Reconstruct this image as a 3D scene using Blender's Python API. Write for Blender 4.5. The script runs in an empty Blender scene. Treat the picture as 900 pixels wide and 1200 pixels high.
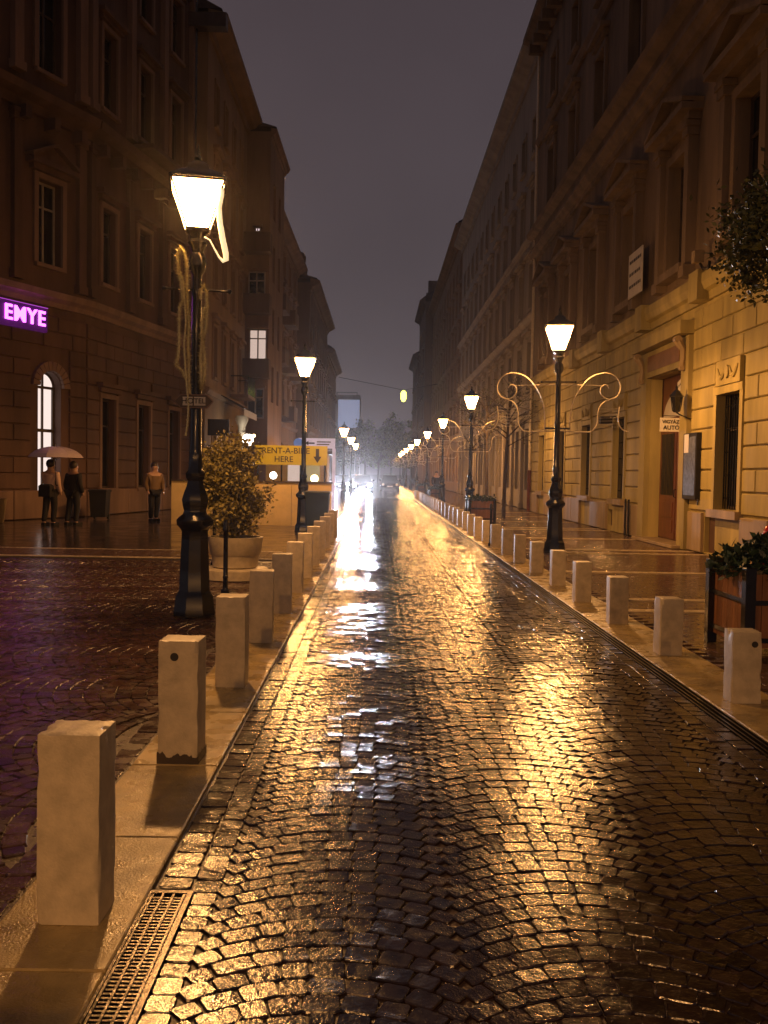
import bpy, math, random
from mathutils import Vector, Matrix, noise
R = math.radians
PI = math.pi
rnd = random.Random(7)
S = bpy.context.scene
COL = S.collection

# ------------------------------------------------------------------ camera
cam = bpy.data.cameras.new("camera")
cam.sensor_fit = 'VERTICAL'; cam.sensor_height = 36.0; cam.lens = 32.76
cam.clip_start = 0.05; cam.clip_end = 3000
camo = bpy.data.objects.new("camera", cam); COL.objects.link(camo)
camo.matrix_world = Matrix.Translation((0, 0, 1.55)) @ Matrix.Rotation(R(-.514), 4, 'Z') @ Matrix.Rotation(R(90 - 2.349), 4, 'X') @ Matrix.Rotation(R(1.0), 4, 'Z')
S.camera = camo
# ------------------------------------------------------------------ night sky: overcast cloud lit from below by the town
W = bpy.data.worlds.new("World"); S.world = W; W.use_nodes = True
nt = W.node_tree; nt.nodes.clear()
def wn(t): return nt.nodes.new(t)
out = wn('ShaderNodeOutputWorld'); bg = wn('ShaderNodeBackground'); tc = wn('ShaderNodeTexCoord')
sep = wn('ShaderNodeSeparateXYZ'); rp = wn('ShaderNodeValToRGB'); nz = wn('ShaderNodeTexNoise'); mx = wn('ShaderNodeMix')
nt.links.new(tc.outputs['Generated'], sep.inputs[0]); nt.links.new(sep.outputs['Z'], rp.inputs[0])
rp.color_ramp.elements[0].position = 0.0; rp.color_ramp.elements[0].color = (.074, .060, .066, 1)
rp.color_ramp.elements[1].position = .55; rp.color_ramp.elements[1].color = (.042, .031, .036, 1)
nz.inputs['Scale'].default_value = 2.2; nz.inputs['Detail'].default_value = 4
nt.links.new(tc.outputs['Generated'], nz.inputs['Vector'])
mx.data_type = 'RGBA'; mx.blend_type = 'MULTIPLY'; mx.inputs[0].default_value = .55
nt.links.new(rp.outputs[0], mx.inputs[6]); nt.links.new(nz.outputs['Fac'], mx.inputs[7])
nt.links.new(mx.outputs[2], bg.inputs[0]); bg.inputs[1].default_value = 1.85
nt.links.new(bg.outputs[0], out.inputs[0])
S.view_settings.view_transform = 'Standard'; S.view_settings.look = 'None'
S.view_settings.exposure = 0; S.view_settings.gamma = 1
S.render.engine = 'CYCLES'
cy = S.cycles; cy.use_denoising = True; cy.max_bounces = 7; cy.diffuse_bounces = 4; cy.glossy_bounces = 4
cy.transmission_bounces = 4; cy.volume_bounces = 1; cy.use_light_tree = True; cy.sample_clamp_indirect = 6; cy.caustics_reflective = False; cy.caustics_refractive = False
LAMP = 64.0         # radiance of a lantern pane
WARM = (1.0, .465, .14)
LIGHT_W = 830.0

# ------------------------------------------------------------------ helpers
class MB:
    def __init__(s): s.v = []; s.f = []; s.m = []; s.mi = 0
    def add(s, vs, fs):
        n = len(s.v); s.v += [tuple(p) for p in vs]
        for q in fs: s.f.append([n + i for i in q]); s.m.append(s.mi)
    def box(s, x0, x1, y0, y1, z0, z1, c=0.0):
        if c <= 0:
            s.add([(x0,y0,z0),(x1,y0,z0),(x1,y1,z0),(x0,y1,z0),(x0,y0,z1),(x1,y0,z1),(x1,y1,z1),(x0,y1,z1)],
                  [(0,3,2,1),(4,5,6,7),(0,1,5,4),(1,2,6,5),(2,3,7,6),(3,0,4,7)])
        else:
            v = []
            for z, i in ((z0,0),(z1-c,0),(z1,c)):
                for x, y, sx, sy in ((x0,y0,1,1),(x1,y0,-1,1),(x1,y1,-1,-1),(x0,y1,1,-1)):
                    v.append((x+sx*i, y+sy*i, z))
            f = [(0,3,2,1),(8,9,10,11)]
            for k in (0,4):
                for i in range(4): f.append((k+i, k+(i+1)%4, k+4+(i+1)%4, k+4+i))
            s.add(v, f)
        return s
    def obox(s, a, b, w, h):
        a = Vector(a); b = Vector(b); d = (b-a).normalized()
        u = d.cross(Vector((0,0,1)))
        if u.length < 1e-4: u = Vector((1,0,0))
        u.normalize(); n = u.cross(d)
        v = []
        for p in (a, b):
            for i, j in ((-1,-1),(1,-1),(1,1),(-1,1)): v.append(p + u*i*w/2 + n*j*h/2)
        s.add(v, [(3,2,1,0),(4,5,6,7),(0,1,5,4),(1,2,6,5),(2,3,7,6),(3,0,4,7)]); return s
    def lathe(s, prof, n=16, cx=0, cy=0, rot=0, sq=1.0):
        v = []
        for r, z in prof:
            for i in range(n):
                a = 2*PI*i/n + rot
                v.append((cx + r*math.cos(a), cy + r*math.sin(a)*sq, z))
        f = []
        for k in range(len(prof)-1):
            for i in range(n):
                f.append((k*n+i, k*n+(i+1)%n, (k+1)*n+(i+1)%n, (k+1)*n+i))
        f.append(tuple(reversed(range(n)))); f.append(tuple((len(prof)-1)*n+i for i in range(n)))
        s.add(v, f); return s
    def tube(s, pts, r, n=6):
        pts = [Vector(p) for p in pts]; rr = r if isinstance(r, (list, tuple)) else [r]*len(pts)
        v = []; up = Vector((0,0,1)); prev = None
        for i, p in enumerate(pts):
            d = (pts[min(i+1, len(pts)-1)] - pts[max(i-1, 0)]).normalized()
            if prev is None:
                u = d.cross(up)
                if u.length < .1: u = d.cross(Vector((1,0,0)))
            else: u = prev - d*prev.dot(d)
            u.normalize(); prev = u; w = d.cross(u)
            for k in range(n):
                a = 2*PI*k/n; v.append(p + (u*math.cos(a) + w*math.sin(a))*rr[i])
        f = []
        for k in range(len(pts)-1):
            for i in range(n): f.append((k*n+i, k*n+(i+1)%n, (k+1)*n+(i+1)%n, (k+1)*n+i))
        f.append(tuple(reversed(range(n)))); f.append(tuple((len(pts)-1)*n+i for i in range(n)))
        s.add(v, f); return s
    def prism(s, poly, y0, y1):            # poly in (x,z), extruded along y
        n = len(poly)
        v = [(x, y0, z) for x, z in poly] + [(x, y1, z) for x, z in poly]
        f = [tuple(range(n)), tuple(reversed(range(n, 2*n)))]
        for i in range(n): f.append((i, n+i, n+(i+1)%n, (i+1)%n))
        s.add(v, f); return s
    def extrude_x(s, prof, x0, x1):        # prof in (y,z), extruded along x
        n = len(prof)
        v = [(x0, y, z) for y, z in prof] + [(x1, y, z) for y, z in prof]
        f = [tuple(range(n)), tuple(reversed(range(n, 2*n)))]
        for i in range(n): f.append((i, n+i, n+(i+1)%n, (i+1)%n))
        s.add(v, f); return s
    def mesh(s, name, mats, smooth=False):
        me = bpy.data.meshes.new(name); me.from_pydata(s.v, [], s.f)
        for m in (mats if isinstance(mats, (list, tuple)) else [mats]): me.materials.append(m)
        if any(s.m): me.polygons.foreach_set('material_index', s.m)
        import bmesh
        bm = bmesh.new(); bm.from_mesh(me); bmesh.ops.recalc_face_normals(bm, faces=bm.faces); bm.to_mesh(me); bm.free()
        if smooth:
            me.polygons.foreach_set('use_smooth', [True]*len(me.polygons))
            if smooth != 'all':
                try: me.set_sharp_from_angle(angle=R(38))
                except Exception: pass
        me.update(); return me

def ob(name, me, parent=None, loc=(0,0,0), rz=0.0, kind=None):
    o = bpy.data.objects.new(name, me); COL.objects.link(o)
    o.location = loc; o.rotation_euler = (0, 0, rz)
    if parent is not None: o.parent = parent
    if kind: o['kind'] = kind
    return o
def empty(name, loc=(0,0,0), rz=0): return ob(name, None, None, loc, rz)
def tag(o, label, cat, group=None):
    o['label'] = label; o['category'] = cat
    if group: o['group'] = group
    return o
def copy_tree(o, parent=None):
    c = o.copy(); COL.objects.link(c)
    if parent is not None: c.parent = parent
    for ch in list(KIDS.get(o.name, [])):
        k = copy_tree(ch, c); KIDS.setdefault(c.name, []).append(k)
    return c
KIDS = {}
def index_kids():
    KIDS.clear()
    for o in COL.objects:
        if o.parent: KIDS.setdefault(o.parent.name, []).append(o)

# ------------------------------------------------------------------ materials
def mat(name, col, rough=.6, metal=0, var=.25, nscale=3.0, bump=0.0, bscale=40, bdist=.01, coat=0, col2=None, island=0.0,
        bump2=0.0, b2scale=8, emis=None, estr=0, rvar=0.0, spec=.5, streak=False, obj=0.0):
    m = bpy.data.materials.new(name); m.use_nodes = True
    t = m.node_tree; N = t.nodes; L = t.links; b = N['Principled BSDF']
    b.inputs['Roughness'].default_value = rough; b.inputs['Metallic'].default_value = metal
    b.inputs['Coat Weight'].default_value = coat; b.inputs['Coat Roughness'].default_value = .08
    b.inputs['Specular IOR Level'].default_value = spec
    g = N.new('ShaderNodeNewGeometry')
    pos = g.outputs['Position']
    if streak:
        mp = N.new('ShaderNodeMapping'); mp.inputs['Scale'].default_value = (1, 1, .18); L.new(pos, mp.inputs[0]); pos = mp.outputs[0]
    n1 = N.new('ShaderNodeTexNoise'); n1.inputs['Scale'].default_value = nscale; n1.inputs['Detail'].default_value = 6; n1.inputs['Roughness'].default_value = .62
    L.new(pos, n1.inputs['Vector'])
    c2 = col2 or tuple(c*(1-var) for c in col)
    r = N.new('ShaderNodeValToRGB'); r.color_ramp.elements[0].position = .34; r.color_ramp.elements[1].position = .66
    r.color_ramp.elements[0].color = (*c2, 1); r.color_ramp.elements[1].color = (*[min(1, c*(1+var*.4)) for c in col], 1)
    L.new(n1.outputs['Fac'], r.inputs[0]); cur = r.outputs[0]
    if island or obj:
        if island: src = g.outputs['Random Per Island']; amt = island
        else: oi = N.new('ShaderNodeObjectInfo'); src = oi.outputs['Random']; amt = obj
        mr = N.new('ShaderNodeMapRange'); mr.inputs[3].default_value = 1-amt; mr.inputs[4].default_value = 1+amt
        L.new(src, mr.inputs[0])
        vm = N.new('ShaderNodeVectorMath'); vm.operation = 'SCALE'; L.new(cur, vm.inputs[0]); L.new(mr.outputs[0], vm.inputs['Scale']); cur = vm.outputs[0]
    L.new(cur, b.inputs['Base Color'])
    if rvar:
        mr2 = N.new('ShaderNodeMapRange'); mr2.inputs[1].default_value = .3; mr2.inputs[2].default_value = .7
        mr2.inputs[3].default_value = max(.02, rough-rvar); mr2.inputs[4].default_value = rough+rvar
        n3 = N.new('ShaderNodeTexNoise'); n3.inputs['Scale'].default_value = nscale*1.7; n3.inputs['Detail'].default_value = 4; L.new(pos, n3.inputs['Vector'])
        L.new(n3.outputs['Fac'], mr2.inputs[0]); L.new(mr2.outputs[0], b.inputs['Roughness'])
    if bump:
        n2 = N.new('ShaderNodeTexNoise'); n2.inputs['Scale'].default_value = bscale; n2.inputs['Detail'].default_value = 3
        L.new(g.outputs['Position'], n2.inputs['Vector'])
        bp = N.new('ShaderNodeBump'); bp.inputs['Strength'].default_value = bump; bp.inputs['Distance'].default_value = bdist
        L.new(n2.outputs['Fac'], bp.inputs['Height']); last = bp.outputs[0]
        if bump2:
            n4 = N.new('ShaderNodeTexNoise'); n4.inputs['Scale'].default_value = b2scale; n4.inputs['Detail'].default_value = 3
            L.new(g.outputs['Position'], n4.inputs['Vector'])
            bq = N.new('ShaderNodeBump'); bq.inputs['Strength'].default_value = bump2; bq.inputs['Distance'].default_value = .03
            L.new(n4.outputs['Fac'], bq.inputs['Height']); L.new(last, bq.inputs['Normal']); last = bq.outputs[0]
        L.new(last, b.inputs['Normal'])
    if emis:
        b.inputs['Emission Color'].default_value = (*emis, 1); b.inputs['Emission Strength'].default_value = estr
    return m
def emit(name, col, st):
    m = bpy.data.materials.new(name); m.use_nodes = True; t = m.node_tree; t.nodes.clear()
    o = t.nodes.new('ShaderNodeOutputMaterial'); e = t.nodes.new('ShaderNodeEmission')
    e.inputs[0].default_value = (*col, 1); e.inputs[1].default_value = st; t.links.new(e.outputs[0], o.inputs[0]); return m

M = {}
M['sett'] = mat('wet_granite_sett', (.024,.014,.0105), .15, var=.5, nscale=9, bump=.5, bscale=130, bdist=.0020, bump2=.10, b2scale=34, rvar=.07, spec=.65, obj=.35)
M['sett_j'] = mat('wet_granite_setts', (.024,.014,.0105), .15, var=.5, nscale=9, bump=.5, bscale=130, bdist=.0020, bump2=.10, b2scale=34, rvar=.07, spec=.65, island=.35)
M['sett_l'] = mat('wet_red_porphyry_setts', (.06,.028,.02), .26, var=.4, nscale=5, bump=.5, bscale=60, bdist=.006, rvar=.1, island=.4)
M['grout'] = mat('wet_sand_joint', (.06,.036,.024), .34, var=.5, nscale=14, bump=.5, bscale=120, bdist=.006, rvar=.1)
M['slab'] = mat('wet_limestone_slab', (.42,.31,.12), .30, var=.45, nscale=3.5, bump=.55, bscale=110, bdist=.005, rvar=.16, obj=.12)
M['paver'] = mat('wet_brown_clinker', (.12,.07,.045), .2, var=.35, nscale=6, bump=.22, bscale=25, bdist=.004, rvar=.08, island=.25)
M['paver_o'] = mat('wet_brown_clinker_single', (.12,.07,.045), .2, var=.35, nscale=6, bump=.22, bscale=25, bdist=.004, rvar=.08, obj=.25)
M['strip'] = mat('wet_pale_strip', (.55,.44,.28), .25, var=.2, nscale=5, bump=.2, bscale=30, rvar=.08, obj=.1)
M['smooth'] = mat('wet_dark_paving', (.06,.045,.04), .16, var=.3, nscale=1.2, bump=.18, bscale=14, bdist=.006, rvar=.07)
M['bollard'] = mat('weathered_limestone', (.52,.44,.30), .45, var=.22, nscale=11, bump=.5, bscale=110, bdist=.003, obj=.10, bump2=.10, b2scale=14)
M['dirt'] = mat('dirt_stain', (.06,.042,.03), .5)
M['iron'] = mat('black_painted_iron', (.012,.012,.015), .24, metal=.2, var=.3, nscale=9, bump=.12, bscale=40, bdist=.003, coat=.5)
M['steel'] = mat('wet_galvanised_steel', (.07,.06,.055), .25, metal=.9, var=.35, nscale=30, bump=.15, bscale=80)
def lantern_glass():
    m = emit('lit_lantern_glass', WARM, LAMP); t = m.node_tree; e = [n for n in t.nodes if n.type == 'EMISSION'][0]; o = [n for n in t.nodes if n.type == 'OUTPUT_MATERIAL'][0]
    tr = t.nodes.new('ShaderNodeBsdfTransparent'); a = t.nodes.new('ShaderNodeAddShader'); tr.inputs[0].default_value = (.8,.8,.8,1)
    t.links.new(e.outputs[0], a.inputs[0]); t.links.new(tr.outputs[0], a.inputs[1]); t.links.new(a.outputs[0], o.inputs[0]); return m
M['pane'] = lantern_glass()
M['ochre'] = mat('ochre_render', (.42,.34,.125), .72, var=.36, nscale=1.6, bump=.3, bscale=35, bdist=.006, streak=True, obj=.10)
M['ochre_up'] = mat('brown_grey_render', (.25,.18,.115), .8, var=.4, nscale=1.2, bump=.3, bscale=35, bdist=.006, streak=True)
M['plinth'] = mat('worn_stone_plinth', (.36,.265,.15), .55, var=.32, nscale=2.4, bump=.35, bscale=30, bdist=.006, streak=True, obj=.08)
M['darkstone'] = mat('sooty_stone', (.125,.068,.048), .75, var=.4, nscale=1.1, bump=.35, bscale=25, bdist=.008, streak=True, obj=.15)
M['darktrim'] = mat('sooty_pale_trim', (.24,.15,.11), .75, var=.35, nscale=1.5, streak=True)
M['b2'] = mat('tan_render', (.27,.175,.095), .8, var=.25, nscale=.8, bump=.3, bscale=30, streak=True)
M['b3'] = mat('brown_render', (.24,.15,.095), .8, var=.3, nscale=.8, bump=.3, bscale=30, streak=True)
M['b4'] = mat('dark_brown_render', (.15,.10,.07), .8, var=.3, nscale=.8, streak=True)
M['pale'] = mat('pale_grey_limestone', (.38,.33,.26), .7, var=.25, nscale=1.1, bump=.3, bscale=30, streak=True)
M['tile'] = mat('dark_roof_tile', (.07,.045,.04), .5, var=.4, nscale=3)
M['glass'] = mat('dark_window_glass', (.012,.012,.016), .07, var=.5, nscale=1.5, spec=.6)
M['frame'] = mat('dark_window_frame', (.07,.05,.035), .5)
M['frame_p'] = mat('pale_window_frame', (.34,.30,.26), .5)
M['door'] = mat('red_brown_varnished_wood', (.17,.062,.03), .33, var=.4, nscale=9, bump=.2, bscale=60, streak=True)
M['wood'] = mat('orange_brown_planter_board', (.22,.095,.04), .4, var=.45, nscale=8, bump=.3, bscale=50, streak=True, obj=.2)
M['white'] = mat('white_paint', (.72,.68,.6), .5, var=.12)
M['black'] = mat('black_lettering', (.015,.013,.012), .5)
M['yellow'] = mat('yellow_sign_face', (.40,.36,.02), .45, var=.1)
M['wall'] = mat('ochre_concrete_panel', (.62,.47,.22), .7, var=.2, nscale=1.5, bump=.3, bscale=30, obj=.06)
M['leaf'] = mat('olive_leaf', (.24,.20,.055), .45, var=.4, nscale=12, island=.55)
M['leafd'] = mat('dark_ivy_leaf', (.03,.055,.03), .35, var=.4, nscale=12, island=.5)
M['leaft'] = mat('dark_street_tree_leaf', (.11,.12,.035), .5, var=.4, nscale=6, island=.6)
M['bark'] = mat('bark', (.09,.065,.045), .8, var=.4, nscale=12, bump=.5, bscale=30)
M['green'] = mat('dark_green_plastic', (.018,.03,.02), .35)
M['tinsel'] = mat('gold_tinsel', (1,.80,.38), .25, metal=.3, var=.4, nscale=60, island=.4)
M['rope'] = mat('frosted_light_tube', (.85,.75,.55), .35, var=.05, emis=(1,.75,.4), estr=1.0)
M['alu'] = mat('pale_aluminium_strip', (.88,.78,.58), .28, metal=.15, var=.15, nscale=12)
M['warmwin'] = emit('warm_lit_interior', (1,.74,.62), .6)
M['pinkwin'] = emit('pale_lit_interior', (1,.8,.85), 1.1)
M['shop'] = emit('white_lit_interior', (1,.80,.72), 1.05)
M['neon'] = emit('purple_neon', (.80,.10,1.0), 6)
M['neonbox'] = mat('sign_box', (.03,.01,.04), .4, emis=(.35,.02,.5), estr=.12)
M['head'] = emit('car_headlight', (.80,.84,1.0), 260)
M['globe'] = emit('white_globe_lamp', (1,.88,.76), 14)
M['globew'] = emit('warm_globe_lamp', (1,.66,.3), 8)
M['cargreen'] = emit('yellow_green_lamp', (.9,.95,.10), 6)
M['bill'] = emit('backlit_billboard', (.30,.33,.50), .62)
M['skin'] = mat('skin', (.45,.27,.19), .5)
M['pinkcoat'] = mat('pale_pink_coat', (.62,.42,.34), .7, var=.15)
M['ochrecoat'] = mat('ochre_coat', (.14,.08,.03), .7, var=.2)
M['darkcloth'] = mat('dark_cloth', (.012,.01,.012), .8, var=.2)
M['hair'] = mat('dark_hair', (.03,.018,.012), .5)
M['umb'] = mat('mauve_umbrella', (.60,.48,.50), .5, var=.1, nscale=2, obj=.25)
M['paint'] = mat('dark_car_paint', (.03,.032,.04), .25, coat=.6)
M['paintl'] = mat('silver_car_paint', (.3,.3,.32), .3, metal=.4, coat=.6)
M['rubber'] = mat('tyre_rubber', (.02,.02,.02), .7)
M['blue'] = mat('blue_roundel', (.10,.22,.55), .4, emis=(.2,.4,1), estr=.25)
M['pinksign'] = mat('pale_lit_banner', (.6,.52,.58), .5, emis=(.8,.7,.85), estr=.4)
M['noticeb'] = mat('blue_notice_glass', (.10,.13,.24), .15, var=.5, nscale=8)
M['red'] = mat('red_enamel', (.45,.02,.015), .25, coat=.5)
M['awn'] = mat('cream_awning', (.42,.38,.28), .6, var=.15)

def text(body, size, material, parent, loc, rot, name='lettering', extr=.006, align='CENTER', off=.012):
    c = bpy.data.curves.new(name, 'FONT'); c.body = body; c.size = size; c.extrude = extr; c.align_x = align; c.align_y = 'CENTER'
    c.resolution_u = 3; c.space_character = 1.12 if 'EMYE' in body else 1.0; c.offset = size*off
    c.materials.append(material)
    tmp = bpy.data.objects.new('tmp', c); me = bpy.data.meshes.new_from_object(tmp); bpy.data.objects.remove(tmp)
    me.name = name
    if not me.materials: me.materials.append(material)
    o = bpy.data.objects.new(name, me); COL.objects.link(o); o.location = loc; o.rotation_euler = rot
    if parent is not None: o.parent = parent
    return o

# ------------------------------------------------------------------ ground
def sheet(name, x0, x1, y0, y1, z, m, n=1):
    b = MB(); b.add([(x0,y0,z),(x1,y0,z),(x1,y1,z),(x0,y1,z)], [(0,1,2,3)])
    return ob(name, b.mesh(name, m), kind='structure')
sheet('ground', -900, 900, -300, 1500, -.12, M['smooth'])
kerb_l = sheet('left_kerb_band', -1.27, -.80, -6, 240, -.035, M['grout'])
kerb_r = sheet('right_kerb_band', 2.24, 2.88, -6, 240, -.035, M['grout'])
pave_l = sheet('left_pavement', -16, -1.27, 16.35, 240, -.004, M['smooth'])
pave_r = sheet('right_pavement', 2.88, 6.92, -6, 240, -.03, M['grout'])
far = sheet('far_road', -60, 60, 240, 330, -.05, M['smooth'])

def wave(x, y):       # slow rise and fall of the old road surface, dying out toward the kerbs
    e = min(1, max(0, (x+.80)/.35)) * min(1, max(0, (2.24-x)/.35)) if x > -.80 else min(1, max(0, (-1.27-x)/.5))
    return e*_wave(x, y)
def _wave(x, y):
    return .014*noise.noise(Vector((x*.45, y*.33, 3.1))) + .012*noise.noise(Vector((x*.5, y*.95, 8.7)))
def lie(x, y):        # rotation that lays a stone on the undulating bed
    e = .06; gx = (wave(x+e, y)-wave(x-e, y))/(2*e); gy = (wave(x, y+e)-wave(x, y-e))/(2*e)
    return Matrix.Rotation(gy, 4, 'X') @ Matrix.Rotation(-gx, 4, 'Y')

def bed(name, x0, x1, y0, y1, st, z):
    nx = max(2, int((x1-x0)/st)); ny = int((y1-y0)/st); v = []; f = []
    for j in range(ny+1):
        for i in range(nx+1):
            x = x0+(x1-x0)*i/nx; y = y0+(y1-y0)*j/ny; v.append((x, y, wave(x, y)+z))
    for j in range(ny):
        for i in range(nx): a = j*(nx+1)+i; f.append((a, a+1, a+nx+2, a+nx+1))
    b = MB(); b.add(v, f); return ob(name, b.mesh(name, M['grout'], smooth='all'), kind='structure')
road = bed('cobbled_road', -.80, 2.24, -6, 61, .15, -.024)
plaza = bed('cobbled_plaza', -16, -1.27, -6, 16.35, .25, -.024)
def sett_geo(L, Wd, r, n=8, hgt=.05, dome=.0):
    """one stone, origin at its top centre: rounded plan, chamfered edge, slightly domed top"""
    b = MB(); hl, hw = L/2, Wd/2
    if n == 8:
        c = .11*min(L, Wd)
        base = [(-hl+c,-hw),(hl-c,-hw),(hl,-hw+c),(hl,hw-c),(hl-c,hw),(-hl+c,hw),(-hl,hw-c),(-hl,-hw+c)]
    else: base = [(-hl,-hw),(hl,-hw),(hl,hw),(-hl,hw)]
    base = [(x*(1+r.uniform(-.05,.05)), y*(1+r.uniform(-.05,.05))) for x, y in base]
    k = len(base)
    v = [(x, y, -hgt) for x, y in base] + [(x, y, -.007) for x, y in base] + [(x*.94, y*.93, -.002) for x, y in base] 
    f = []
    for lv in (0, 1):
        for i in range(k): f.append((lv*k+i, lv*k+(i+1)%k, (lv+1)*k+(i+1)%k, (lv+1)*k+i))
    f.append(tuple(range(2*k, 3*k)))
    return v, f

def arcs(x0, x1, y0, y1, ncol, pitch, r, swap=False, joint=.003):
    """segmental-arc paving: columns of stacked arcs; returns x, y, angle, length, width"""
    out = []; cw = (x1-x0)/ncol; Rr = cw*.735
    for c in range(ncol):
        cx = x0 + (c+.5)*cw; ysh = 0
        a = math.asin(min(.999, (cw/2)/Rr)); arcl = 2*a*Rr
        k = -int(.4*cw/pitch)-2
        while True:
            yb = y0 + k*pitch; k += 1
            if yb > y1 + .1: break
            n = int(round(arcl/(pitch*1.08))); st = 2*a/n; ph = r.uniform(-.3, .3)*st
            jj = [(-a + i*st + (0 if i in (0, n) else r.uniform(-.16,.16)*st)) for i in range(n+1)]
            for i in range(n):
                t0, t1 = jj[i], jj[i+1]; t = (t0+t1)/2
                px = cx + Rr*math.sin(t); py = yb + Rr*math.cos(t) - Rr*math.cos(a)
                if py < y0+.02 or py > y1-.02: continue
                L_ = (t1-t0)*Rr - joint; w_ = pitch*math.cos(t) - joint
                if abs(t) > a*.86: L_ *= .86
                out.append((px, py, -t + r.uniform(-.05,.05), L_, max(.045, w_*r.uniform(.93,1.03))))
    return out

r1 = random.Random(3)
stones = arcs(-.56, 2.02, -1.0, 60, 3, .098, r1)
for (xa, xb) in ((-.795,-.668),(-.668,-.56),(2.02,2.128),(2.128,2.237)):      # border rows along both kerbs
    y = -1.0 + r1.uniform(0,.05)
    while y < 60:
        L_ = r1.uniform(.085,.115)
        xc = -.654 if xa == -.668 and y < 3.42 else xa
        if not (xa < -.7 and y < 3.36):
            stones.append(((xc+xb)/2 + r1.uniform(-.003,.003), y+L_/2, PI/2 + r1.uniform(-.04,.04), L_-.007, (xb-xc)-.006))
        y += L_
def to_view(s): return (s[1] if s[1] > 2.45 else 99) + abs(s[0]-.35)*.25
stones.sort(key=to_view)
# the 300 stones that show largest are objects of their own; they share 14 meshes
protos = []
for i in range(14):
    v, f = sett_geo(.1, .1, r1); b = MB(); b.add(v, f); protos.append(b.mesh('sett', M['sett']))
for s in stones[:300]:
    o = ob('sett', r1.choice(protos), road, (s[0], s[1], wave(s[0], s[1]) - .012 + r1.uniform(-.002,.002)))
    o.rotation_euler = (lie(s[0], s[1]) @ Matrix.Rotation(r1.gauss(0, .015), 4, 'X') @ Matrix.Rotation(r1.gauss(0, .015), 4, 'Y') @ Matrix.Rotation(s[2], 4, 'Z')).to_euler(); o.scale = (s[3]/.1, s[4]/.1, 1)
def stone_mass(name, lst, m, parent, zoff, near, r, tilt=.015, hgt=.05, zj=.003):
    b = MB()
    for (x, y, th, L_, w_) in lst:
        v, f = sett_geo(L_, w_, r, 8 if y < near else 4, hgt)
        Mx = Matrix.Translation((x, y, wave(x, y) + zoff + r.uniform(-zj, zj))) @ lie(x, y) @ Matrix.Rotation(th, 4, 'Z') @ Matrix.Rotation(r.gauss(0, tilt), 4, 'X') @ Matrix.Rotation(r.gauss(0, tilt), 4, 'Y')
        b.add([Mx @ Vector(p) for p in v], f)
    me = bpy.data.meshes.new(name); me.from_pydata(b.v, [], b.f); me.materials.append(m)
    me.update()
    o = ob(name, me, parent); o['kind'] = 'stuff'; return o
stone_mass('setts', stones[300:], M['sett_j'], road, -.012, 10, r1)
# beyond 60 m the road goes on as one sheet of the same stone
sheet('distant_cobbled_road', -.80, 2.24, 60, 240, -.014, M['sett_j'])

# plaza on the left: arcs whose columns run across the view
r2 = random.Random(11)
pl = [(-y-1.30, x, th+PI/2, L_, w_) for (x, y, th, L_, w_) in arcs(-.2, 16.0, 0, 11.5, 13, .108, r2)]
pl = [p for p in pl if p[1] > 2.2 and p[0] > -1.1*p[1]*.42-1.6 and p[0] < -1.44]
yy = 1.0
while yy < 16.3:
    l_ = r2.uniform(.10,.13); pl.append((-1.345 + r2.uniform(-.003,.003), yy+l_/2, PI/2+r2.uniform(-.03,.03), l_-.006, .115)); yy += l_
stone_mass('setts', pl, M['sett_l'], plaza, -.012, 8, r2, .02)

# kerb slabs
def slabs(parent, x0, x1, y0, y1, ln, m, name, r, z=-.004, gap=.008, skip=None):
    y = y0
    while y < y1:
        L_ = ln*r.uniform(.88, 1.12)
        b = MB(); b.box(x0+.004, x1-.004, 0, L_-gap, -.05, 0, .006)
        o = ob(name, b.mesh(name, m), parent, (0, y, z + r.uniform(-.002,.002)))
        y += L_
slabs(kerb_l, -1.27, -.81, -1, 48, 1.0, M['slab'], 'kerb_slab', r2)
slabs(kerb_r, 2.36, 2.88, -1, 60, 1.0, M['slab'], 'kerb_slab', r2)
sheet('distant_left_kerb', -1.27, -.80, 48, 240, -.012, M['slab'])
sheet('distant_right_kerb', 2.24, 2.88, 60, 240, -.012, M['slab'])

# drain grate bottom left
dr = empty('drain_grate', (-.735, 1.2, 0)); dr.scale = (.84,1,1); tag(dr, 'wet steel drain grating set between the left kerb and the setts at the front', 'drain grate')
b = MB(); L_ = 2.2
b.box(-.088,-.078,0,L_,-.06,-.006); b.box(.078,.10,0,L_,-.06,-.006); b.box(-.078,.078,L_-.02,L_,-.06,-.006); ob('rim', b.mesh('rim', M['steel']), dr)
b = MB(); b.box(-.0785,.0785,0,L_,-.054,-.050); ob('channel', b.mesh('channel', M['black']), dr)
b = MB()
for x in (-.07,-.026,.02,.066): b.box(x-.005, x+.005, 0, L_-.02, -.035, -.008)
ob('long_bar', b.mesh('long_bar', M['steel']), dr)
bar = MB().box(-.078,.078,-.0045,.0045,-.035,-.012).mesh('cross_bar', M['steel'])
for i in range(int(L_/.0225)-1): ob('cross_bar', bar, dr, (0, .015+i*.0225, 0))
# slot drain on the right
dr = empty('slot_drain', (2.30, -1, 0)); tag(dr, 'long dark slot drain with steel rails running along the right kerb', 'slot drain')
rail = MB().box(-.006,.006,0,61,-.05,-.008).mesh('rail', M['steel'])
for x in (-.055,-.02,.02,.055): ob('rail', rail, dr, (x,0,0))
ob('channel', MB().box(-.06,.06,0,61,-.036,-.032).mesh('channel', M['black']), dr)

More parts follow.
